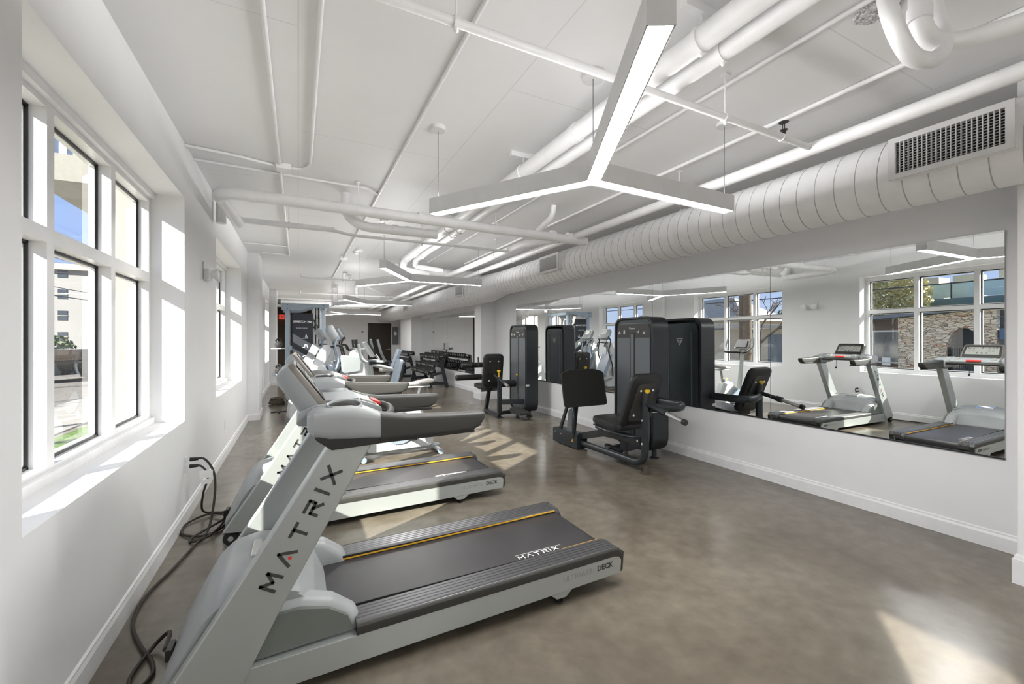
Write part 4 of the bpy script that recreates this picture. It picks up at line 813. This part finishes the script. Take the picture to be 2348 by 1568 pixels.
for z, F in ((.98, [[(0, 0), (1, 0), (.7, .9), (.6, .2)]]), (.74, [[(0, 0), (.4, .1), (.5, .7), (.9, .6), (1, 0)]]), (.50, [[(0, 0), (.3, .3), (.8, .3), (1, 0)]]), (.20, [[(0, 0), (1, 0)], [(.2, .1), (.4, .9)]])): f.stroke(F, .16, (.0, -.0125, z), (1, 0, 0), (0, 0, 1), .11)
f.build('pose_figures', WINK, mt)
for k in range(5):
    x = .37+.035*k; tag(MB().tube([(x, 12.28, 2.32), (x+.01, 12.28, .75+.1*k)], .012, 8).ball((x, 12.28, 2.1), (.03, .03, .06), 8).build('hanging_strap', RUBBER if k % 2 else PAPER, base=True), 'narrow strap hanging in the training frame right of the mat', 'strap', 'straps hanging in the frame')
m = MB()
for k in range(3): m.tube([(.30+.03*math.cos(a)+.06*k, 12.16, 2.02-.12*k+.1*math.sin(a)) for a in [i*PI/8 for i in range(17)]], .016, 8)
tag(m.build('resistance_bands', RUBBER, base=True), 'bundle of black resistance bands hung at the top of the frame', 'resistance bands')
# rope heap
P = [(-.45+.16*math.cos(a*.7)*(1-.01*a), 11.2+.2*math.sin(a*.7), .025+.0035*a) for a in range(36)]
tag(MB().tube(P, .02, 8).build('battle_rope', BARK, base=True), 'dark coiled rope heap on the floor by the wall pier', 'rope')
tag(MB().box(-.5, -.2, 9.95, 10.02, 0, .015).box(-.36, -.33, 9.8, 10.15, 0, .02).build('floor_bracket', RUBBER, base=True), 'low dark metal foot lying on the floor left of the ellipticals', 'foot bracket')

# ---------------------------------------------------------------- dumbbell racks
db0 = None
def dumbbell(loc, label, group):
    global db0
    if db0 is None:
        db0 = thing('dumbbell', label, 'dumbbell', loc, group=group); hx = [(.072*math.cos(a*PI/6), .072*math.sin(a*PI/6)) for a in range(12)]
        for x in (-.13, .055): MB().loft([[(x+d_, y*f, z*f) for y, z in hx] for d_, f in ((0, .85), (.012, 1), (.063, 1), (.075, .85))]).build('head', RUBBER, db0, smooth=False); 
        MB().cyl((-.06, 0, 0), (.06, 0, 0), .015, seg=10).build('handle', CHROME, db0)
        for s_ in (-.131, .131): MB().cyl((s_, 0, 0), (s_*1.015, 0, 0), .036, seg=12).build('end_number_disc', SILV, db0)
        return db0
    return dup(db0, loc, label, group)
def rack(y0, y1, name, near, xr=3.85):
    yc = (y0+y1)/2; t = thing('dumbbell_rack', 'black three-tier dumbbell rack, %s one' % near, 'dumbbell rack', (xr, yc, 0), group='dumbbell racks below the far mirror')
    for y in (y0-yc+.04, y1-yc-.04):
        MB().beam((-.22, y, 0), (-.14, y, .42), .07, .09, (1, 0, 0)).beam((.33, y, 0), (.12, y, .86), .07, .10, (1, 0, 0)).beam((-.14, y, .40), (.22, y, .46), .06, .08).beam((-.16, y, .13), (.28, y, .13), .05, .09).build('end_frame', FRAMEB, t, bevel=.006)
        MB().box(-.27, -.15, y-.05, y+.05, 0, .012).box(.27, .39, y-.05, y+.05, 0, .012).build('foot', FRAMEB, t)
    MB().beam((.18, 0, .15), (.10, 0, .80), .08, .08).build('centre_post', FRAMEB, t, bevel=.006)
    rows = ((-.15, .46, 0), (.02, .66, 1), (.18, .92, 2))
    for x, z, k in rows:
        for dx in (-.085, .085): MB().beam((x+dx, y0-yc+.05, z-.045+.25*dx), (x+dx, y1-yc-.05, z-.045+.25*dx), .045, .012).build('shelf_rail', GUNM, t)
        n = int((y1-y0-.24)/.168)+1
        for j in range(n):
            y = y0+.12+(y1-y0-.24)*j/(n-1)
            o = dumbbell((xr+x, y, z+.035), 'black dumbbell on the %s tier of the %s rack' % (('bottom', 'middle', 'top')[k], near), '%s rack, %s tier dumbbells' % (near, ('bottom', 'middle', 'top')[k]))
            o.rotation_euler = (0, -.22, 0)
rack(12.80, 15.2, 'a', 'nearer'); rack(15.9, 18.1, 'b', 'farther', 3.62)

# ---------------------------------------------------------------- wall things
t = thing('electrical_panel', 'grey electrical panel on the end wall right of the brown door', 'electrical panel', (4.24, YE-.12, 1.25))
MB().box(-.13, .13, 0, .12, 0, .85).build('cabinet', PANELG, t, bevel=.006); MB().box(-.06, .06, -.002, 0, .45, .62).build('panel_label', PAPER, t); MB().cyl((-.02, .06, .85), (-.02, .06, 1.85), .02).build('conduit', PIPE, t)
t = thing('wall_switch_group', 'small round control and paper notes on the wall left of the brown door', 'wall control', (2.72, YE-.02, 1.5)); MB().cyl((0, 0, .35), (0, .02, .35), .05).build('round_dial', GREYP, t); MB().box(-.06, .06, .01, .02, .0, .14).build('notice', PAPER, t)
t = thing('exit_sign', 'red lit EXIT sign on the tan lobby wall at the far left', 'exit sign', (-.72, 24.95, 2.55)); MB().box(-.17, .17, 0, .04, 0, .26).build('sign_housing', EXITM, t); text('exit_lettering', 'EXIT', .22, WINK, t, (0, -.004, .05), (PI/2, 0, 0))
t = thing('emergency_light', 'white twin-head emergency light on the wall between the two near windows', 'emergency light', (XL, 5.17, 2.09))
MB().box(0, .05, -.09, .09, 0, .11).build('housing', CLEARP, t, bevel=.01); MB().box(-.001, .006, -.12, -.115, .0, .17).build('side_plate', GREYP, t)
for s_ in (-1, 1): MB().lathe([(0, -.0), (.03, 0), (.058, .05), (.055, .06), (0, .062)], (.07, s_*.11, .05), 20, 'x').build('lamp_head', CLEARP, t)
def outlet(x, y, z, label, nx=1):
    t = thing('wall_outlet', label, 'outlet', (x, y, z)); MB().box(0, .006, -.04, .04, 0, .12).build('cover_plate', VINYL, t, bevel=.002)
    for zz in (.035, .085): MB().box(.006, .008, -.016, .016, zz-.014, zz+.014).build('socket', TRIMM, t)
outlet(XL, 4.34, .41, 'white wall outlet below the near window with two black plugs'); outlet(XL, 6.45, .36, 'blank white wall outlet below the second window')
t = thing('paper_notice', 'white sheet taped to the corner of the far pier', 'paper notice', (4.40, 16.99, 1.3)); MB().box(-.35, -.12, -.004, 0, 0, .3).build('sheet', PAPER, t)
t = thing('towel_dispenser', 'white paper towel box on a small grey stand, seen in the far mirror', 'towel dispenser', (2.3, 20.4, 0)); MB().cyl((0, 0, 0), (0, 0, .95), .03).box(-.2, .2, -.15, .15, .95, .98).box(-.18, .18, -.18, .18, 0, .03).build('stand', GUNM, t); MB().box(-.11, .11, -.09, .09, .98, 1.3).build('towel_box', WHITEP, t, bevel=.01)
MB().box(-.32, -.13, -.12, .12, .98, 1.08).build('basket', GUNP, t, bevel=.01)

# ---------------------------------------------------------------- cords
def cord(path, label, r=.0085, n=8):
    P = curve(path, n); lo = P[0]; t = thing('power_cord', label, 'power cord', tuple(lo)); MB().tube([p_-lo for p_ in P], r, 8).build('cable', CORD, t); return t
z = .012
c1 = cord([(XL+.05, 4.34, .505), (XL+.13, 4.33, .50), (XL+.20, 4.28, .40), (XL+.22, 4.22, .25), (-.62, 4.1, .07), (-.63, 3.95, z), (-.665, 3.80, z), (-.72, 3.47, z), (-.79, 3.14, z), (-.775, 2.88, z), (-.69, 2.66, z), (-.61, 2.51, z), (-.58, 2.40, z), (-.62, 2.32, z), (-.66, 2.42, z), (-.62, 2.60, z+.012), (-.55, 2.55, .10), (-.515, 2.31, .16)],
    'long black power cord running from the wall outlet along the baseboard to the near treadmill', .009)
MB().cyl((-.02, 0, 0), (.04, .0, .0), .017, .012, 10).build('plug', BLACK, c1)
c2 = cord([(XL+.05, 4.33, .45), (XL+.11, 4.33, .44), (XL+.16, 4.30, .36), (XL+.12, 4.33, .20), (-.72, 4.38, .05), (-.62, 4.40, z), (-.52, 4.36, z), (-.50, 4.18, z+.01), (-.56, 3.98, z), (-.68, 3.93, z), (-.80, 4.05, z), (-.80, 4.25, z), (-.68, 4.36, z+.01), (-.56, 4.26, z+.02), (-.54, 4.06, z+.02), (-.60, 3.88, z+.01), (-.70, 3.84, z), (-.71, 3.92, z), (-.62, 4.02, z+.02), (-.54, 4.10, .05), (-.52, 4.02, .12), (-.515, 3.97, .155)],
    'black power cord coiled in loops on the floor before the second treadmill', .0085)
MB().cyl((-.02, 0, 0), (.04, .0, .0), .017, .012, 10).build('plug', BLACK, c2)
tg = MB().box(XL+.11, XL+.20, 4.25, 4.255, .36, .42).box(XL+.12, XL+.19, 4.252, 4.257, .31, .35); tag(tg.build('cord_tag', PAPER, base=True), 'white paper tag hanging on the black cords below the outlet', 'tag')

# ---------------------------------------------------------------- outside
G = -.35
struct('ground', MB().box(-120, XO-.0, -60, 140, G-.2, G), ASPH)
tag(MB().box(-2.1, XO-.02, -6, 40, G, G+.10).build('concrete_apron', CONC, base=True), 'pale concrete apron along the outside of the window wall', 'concrete apron')
tag(MB().box(-3.0, -2.1, -6, 30, G, G+.05).build('planting_bed', MULCH, base=True), 'brown mulch bed outside the near window beyond the concrete apron', 'planting bed')
tag(MB().box(-4.0, -3.0, -6, 30, G, G+.03).build('lawn_strip', GRASS, base=True), 'strip of green grass outside the windows beside the mulch', 'grass', kind='stuff')
tag(MB().box(-6.0, -4.2, -6, 60, G, G+.02).build('sidewalk', CONC, base=True), 'pale concrete sidewalk beyond the grass strip outside', 'sidewalk')
pr_ = thing('exterior_pier', 'cream stucco pier and balcony outside beyond the near window', 'exterior pier', (-1.7, 5.1, G))
MB().box(.12, .525, -.25, .45, .10, 3.52).build('pier_shaft', BEIGEL, pr_); MB().box(-.8, .39, 1.0, 7.5, 3.52, 3.80).build('balcony_slab', BEIGEL, pr_)
m = MB()
for k in range(59): m.box(-.80, -.76, 1.0+.11*k, 1.06+.11*k, 3.80, 5.0)
for k in range(9): m.box(-.76+.11*k, -.70+.11*k, 1.0, 1.03, 3.80, 5.0)
m.box(-.76, -.74, 1.0, 7.5, 3.80, 5.0).box(-.74, .2, 1.03, 1.05, 3.80, 5.0).build('balcony_cladding', CORR, pr_)
# far white building
wb_ = thing('apartment_building', 'white five-storey apartment building far outside the near window', 'building', (-36, 90, G))
MB().box(-22, 16, 0, 12, 0, 12.6).build('wall', WHITEB, wb_); MB().box(-22.5, 16.5, -.8, 12, 12.6, 13.5).build('roof_parapet', SIDING, wb_)
for xw in (-16, -10, -4, 3.4, 9.5):
    for fl in range(4):
        wf = MB().box(xw-.55, xw+.55, -.06, 0, 1.5+3.3*fl, 3.0+3.3*fl).build('window', GLASSD, wb_); MB().box(xw-.6, xw+.6, -.1, -.05, 2.2+3.3*fl, 2.28+3.3*fl).build('window_bar', SIDING, wf)
def leaves(c, r, n, m, name, parent, s_=.12):
    mb = MB()
    for _ in range(n):
        while True:
            p_ = Vector((random.uniform(-1, 1), random.uniform(-1, 1), random.uniform(-1, 1)))
            if .25 < p_.length < 1: break
        p_ = Vector(c)+Vector((p_.x*r[0], p_.y*r[1], p_.z*r[2])); a = Vector((random.gauss(0, 1), random.gauss(0, 1), random.gauss(0, 1))).normalized(); b = a.orthogonal().normalized(); q = s_*random.uniform(.6, 1.3)
        mb.add([p_+a*q, p_+b*q*.6, p_-a*q, p_-b*q*.6], [(0, 1, 2, 3)])
    return mb.build(name, m, parent, smooth=False)
def bare_tree(loc, h, label, lvl=4, seed=1):
    t = thing('bare_tree', label, 'tree', loc); rnd = random.Random(seed); mb = MB()
    def br(p_, d_, l_, r_, k):
        q = p_+d_*l_; mb.tube([p_, (p_+q)/2+Vector((rnd.uniform(-.05, .05)*l_, rnd.uniform(-.05, .05)*l_, 0)), q], [r_, r_*.85, r_*.7], 6)
        if k == 0: return
        for _ in range(3 if k > 1 else 4):
            n_v = (d_+Vector((rnd.uniform(-.7, .7), rnd.uniform(-.7, .7), rnd.uniform(-.2, .5)))).normalized(); br(q, n_v, l_*rnd.uniform(.6, .8), r_*.6, k-1)
    br(Vector((0, 0, 0)), Vector((0, 0, 1)), h*.3, h*.018, lvl); mb.build('branches', BARK, t); return t
bare_tree((-14.8, 36, G), 7.5, 'leafless tree in front of the white apartment building', 4, 3)
bare_tree((-2.9, 6.6, G+.06), 2.0, 'small leafless shrub tree close outside the near window', 3, 9)
t = thing('evergreen_bush', 'dark green bush before the white apartment building', 'bush', (-16.0, 41.5, G)); leaves((0, 0, 1.1), (1.6, 1.6, 1.1), 900, LEAFG, 'foliage', t, .16)
MB().cyl((0, 0, 0), (0, 0, .8), .12).build('stem', BARK, t)
def car(loc, rz, label, m=CARM):
    t = thing('parked_car', label, 'car', loc, rz)
    MB().prism(rpoly([(-2.2, .3), (2.2, .3), (2.25, .75), (1.3, .9), (-1.9, .95), (-2.25, .8)], .1, 3), 'y', -.85, .85).build('body', m, t, bevel=.05)
    MB().prism(rpoly([(-1.5, .9), (-1.1, 1.4), (.5, 1.42), (1.2, .9)], .08, 3), 'y', -.72, .72).build('cabin', GLASSD, t, bevel=.04)
    for x in (-1.4, 1.4):
        for y in (-.8, .8): MB().lathe([(0, -.1), (.32, -.1), (.33, 0), (.32, .1), (0, .1)], (x, y, .33), 18, 'y').build('wheel', RUBBER, t)
car((-9.4, 26, G), .9, 'dark car parked in the lot outside the near window'); car((-12.2, 31.0, G), .9, 'black car parked behind the first dark car outside')
# buildings seen in the mirror through the windows
XS = -14
sb = thing('stone_building', 'low stone building with blue sloped fascia across the lot, seen in the mirror', 'building', (XS, 8, G))
def S(y, z): return (y-8, z-G)
m = MB()
m.prism([S(10.35, G), S(10.35, 2.15), S(9.93, 2.17), S(9.93, G)], 'x', -.4, 0).prism([S(8.76, G), S(8.76, 2.26), S(7.22, 2.38), S(7.22, G)], 'x', -.4, 0)
ar = [(6.31+.455+.455*math.cos(a*PI/12), 1.05+.75*math.sin(a*PI/12)) for a in range(13)]
m.prism([S(7.22, G), S(7.22, 2.38), S(5.9, 2.49), S(5.9, G), S(6.31, G)]+[S(a, b) for a, b in reversed(ar)][::1]+[S(7.22, G+.001)], 'x', -.4, 0)
m.build('stone_wall', STONE, sb)
m = MB().prism([S(10.5, 2.15), S(5.0, 2.57), S(5.0, 2.72), S(10.5, 2.30)], 'x', -6, .35); m.build('roof_fascia', BLUESL, sb)
MB().box(-.5, -.35, S(8.76, 0)[0], S(9.93, 0)[0], 0, 2.55).build('panel_wall', BRN2, sb)
wf = MB().ring([S(8.8, .3), S(9.8, .3), S(9.8, 1.75), S(8.8, 1.75)], [S(8.86, .36), S(9.74, .36), S(9.74, 1.68), S(8.86, 1.68)], 'x', -.34, -.30).build('window_frame', WHITEP, sb); MB().box(-.345, -.335, .8, 1.8, .65+.0, 2.1).build('window_pane', GLASSD, wf)
MB().box(-.33, -.328, S(9.15, 0)[0], S(9.45, 0)[0], .55, .9).build('notice_board', PAPER, sb)
MB().box(-2.2, -2.1, S(5.6, 0)[0], S(7.4, 0)[0], 0, 2.6).build('porch_rear_wall', BLUESL, sb)
MB().box(-3, -.0, S(5.9, 0)[0]-2.4, S(5.9, 0)[0]-2.3, 0, 2.5).build('annex_wall', WHITEP, sb); MB().prism([S(5.85, 1.75), S(3.4, 1.95), S(3.4, 1.55), S(5.85, 1.35)], 'x', -1.2, -.1).build('awning', AWN, sb)
MB().box(-1.6, -1.5, S(3.4, 0)[0], S(5.9, 0)[0], 0, 1.7).build('white_siding', WHITEP, sb)
m = MB()
for k in range(14): m.box(-.3, -.28, S(6.3, 0)[0]+.065*k, S(6.3, 0)[0]+.065*k+.02, 0, 1.35)
m.build('iron_gate', FRAMEB, sb)
ob = thing('balcony_building', 'teal glass balcony building rising behind the stone building', 'building', (-24, 6, G))
MB().box(-6, 0, -9, 6.0, 0, 3.95).build('wall', SIDING, ob)
for k in range(13): MB().box(0, .04, -9+1.1*k, -9+1.1*k+1.05, 3.98, 4.78).build('balcony_panel', AQUA, ob)
for k in range(14): MB().box(-.02, .06, -9.04+1.1*k, -8.99+1.1*k, 3.9, 4.85).build('balcony_post', FRAMEB, ob)
MB().cyl((.75, 1.5, 3.45), (.75, 5.6, 3.45), .45, seg=26).build('tank', TANKG, ob)
for y, w, h in ((4.1, .5, .5), (2.4, .35, .55), (5.5, .3, .5), (-1.5, .8, .7)): MB().box(-3, -1.5, y-w, y+w, 3.95, 4.85+h).build('rooftop_unit', SIDING, ob)
t = thing('leafy_tree', 'yellowish leafy tree behind the stone building, left part of the mirrored view', 'tree', (-21.4, 12.3, G)); leaves((0, 0, 4.0), (1.15, 2.2, 1.9), 6500, LEAFY, 'foliage', t, .10); MB().cyl((0, 0, 0), (0, 0, 3.4), .15, .1).build('trunk', BARK, t)
t = thing('house', 'grey house with hip roof across the lot, seen in the mirror beyond the second window', 'house', (-20, 26, G))
MB().box(-5, 0, -6, 6, 0, 3.0).build('wall', CREAMS, t)
MB().add([(-5.5, -6.6, 3), (.6, -6.6, 3), (.6, 6.6, 3), (-5.5, 6.6, 3), (-2.5, -3.5, 5.0), (-2.5, 3.5, 5.0)], [(0, 1, 4), (1, 2, 5, 4), (2, 3, 5), (3, 0, 4, 5), (0, 3, 2, 1)]).build('roof', SHING, t, smooth=False)
for y in (-4, -2, 0, 2, 4): 
    wf = MB().box(0, .04, y-.5, y+.5, 1.2, 2.5).build('window', GLASSD, t); MB().box(.03, .06, y-.03, y+.03, 1.2, 2.5).box(.03, .06, y-.5, y+.5, 1.83, 1.88).build('window_bar', WHITEP, wf)
t = thing('shed', 'low grey shed with long roof across the lot, seen in the mirror behind the poles', 'shed', (-15, 15.5, G))
MB().box(-4, 0, -2.2, 3.0, 0, 2.3).build('wall', SIDING, t); MB().prism([(-2.8, 2.2), (3.6, 2.5), (3.6, 2.75), (-2.8, 2.45)], 'x', -4.4, .6).build('roof', SHING, t); MB().box(0, .03, -1.6, -.5, 0, 2.0).build('door', BLUESL, t)
t = thing('hedge_tree', 'green tree behind the long shed, seen in the mirror', 'tree', (-32, 20.5, G)); leaves((0, 0, 3.4), (2.2, 4.5, 1.8), 3200, LEAFG, 'foliage', t, .14); MB().cyl((0, 0, 0), (0, 0, 2.8), .2).build('trunk', BARK, t)
for x, y, l_ in ((-6.6, 10.75, 'weathered wooden utility pole by the sidewalk, farther one in the mirror'), (-5.0, 9.45, 'thick wooden utility pole nearest the second window, seen in the mirror')):
    t = thing('utility_pole', l_, 'utility pole', (x, y, G+(.025 if x > -6 else 0))); MB().cyl((0, 0, 0), (0, 0, 8), .14 if x > -6 else .12, .1).build('pole', POLEW, t); MB().beam((-1.1, 0, 7.2), (1.1, 0, 7.2), .09, .11).build('crossarm', POLEW, t)
for k, (z, s_) in enumerate(((3.32, 0), (3.05, .02), (4.6, 0))):
    tag(MB().tube([(-8-.3*k, y, z+.0006*(y-8)**2) for y in range(-14, 40, 3)], .022 if k == 1 else .014, 6).build('overhead_wire', FRAMEB, base=True), 'dark overhead wire strung outside the windows, ' + ('thin middle', 'thicker lowest', 'highest')[k] + ' one', 'wire')
bare_tree((-11.5, 13.2, G), 5.0, 'leafless tree between the sheds, seen in the mirror', 4, 5)
bare_tree((-12.5, 19.5, G), 6.0, 'leafless tree before the grey house, seen in the mirror', 4, 11)
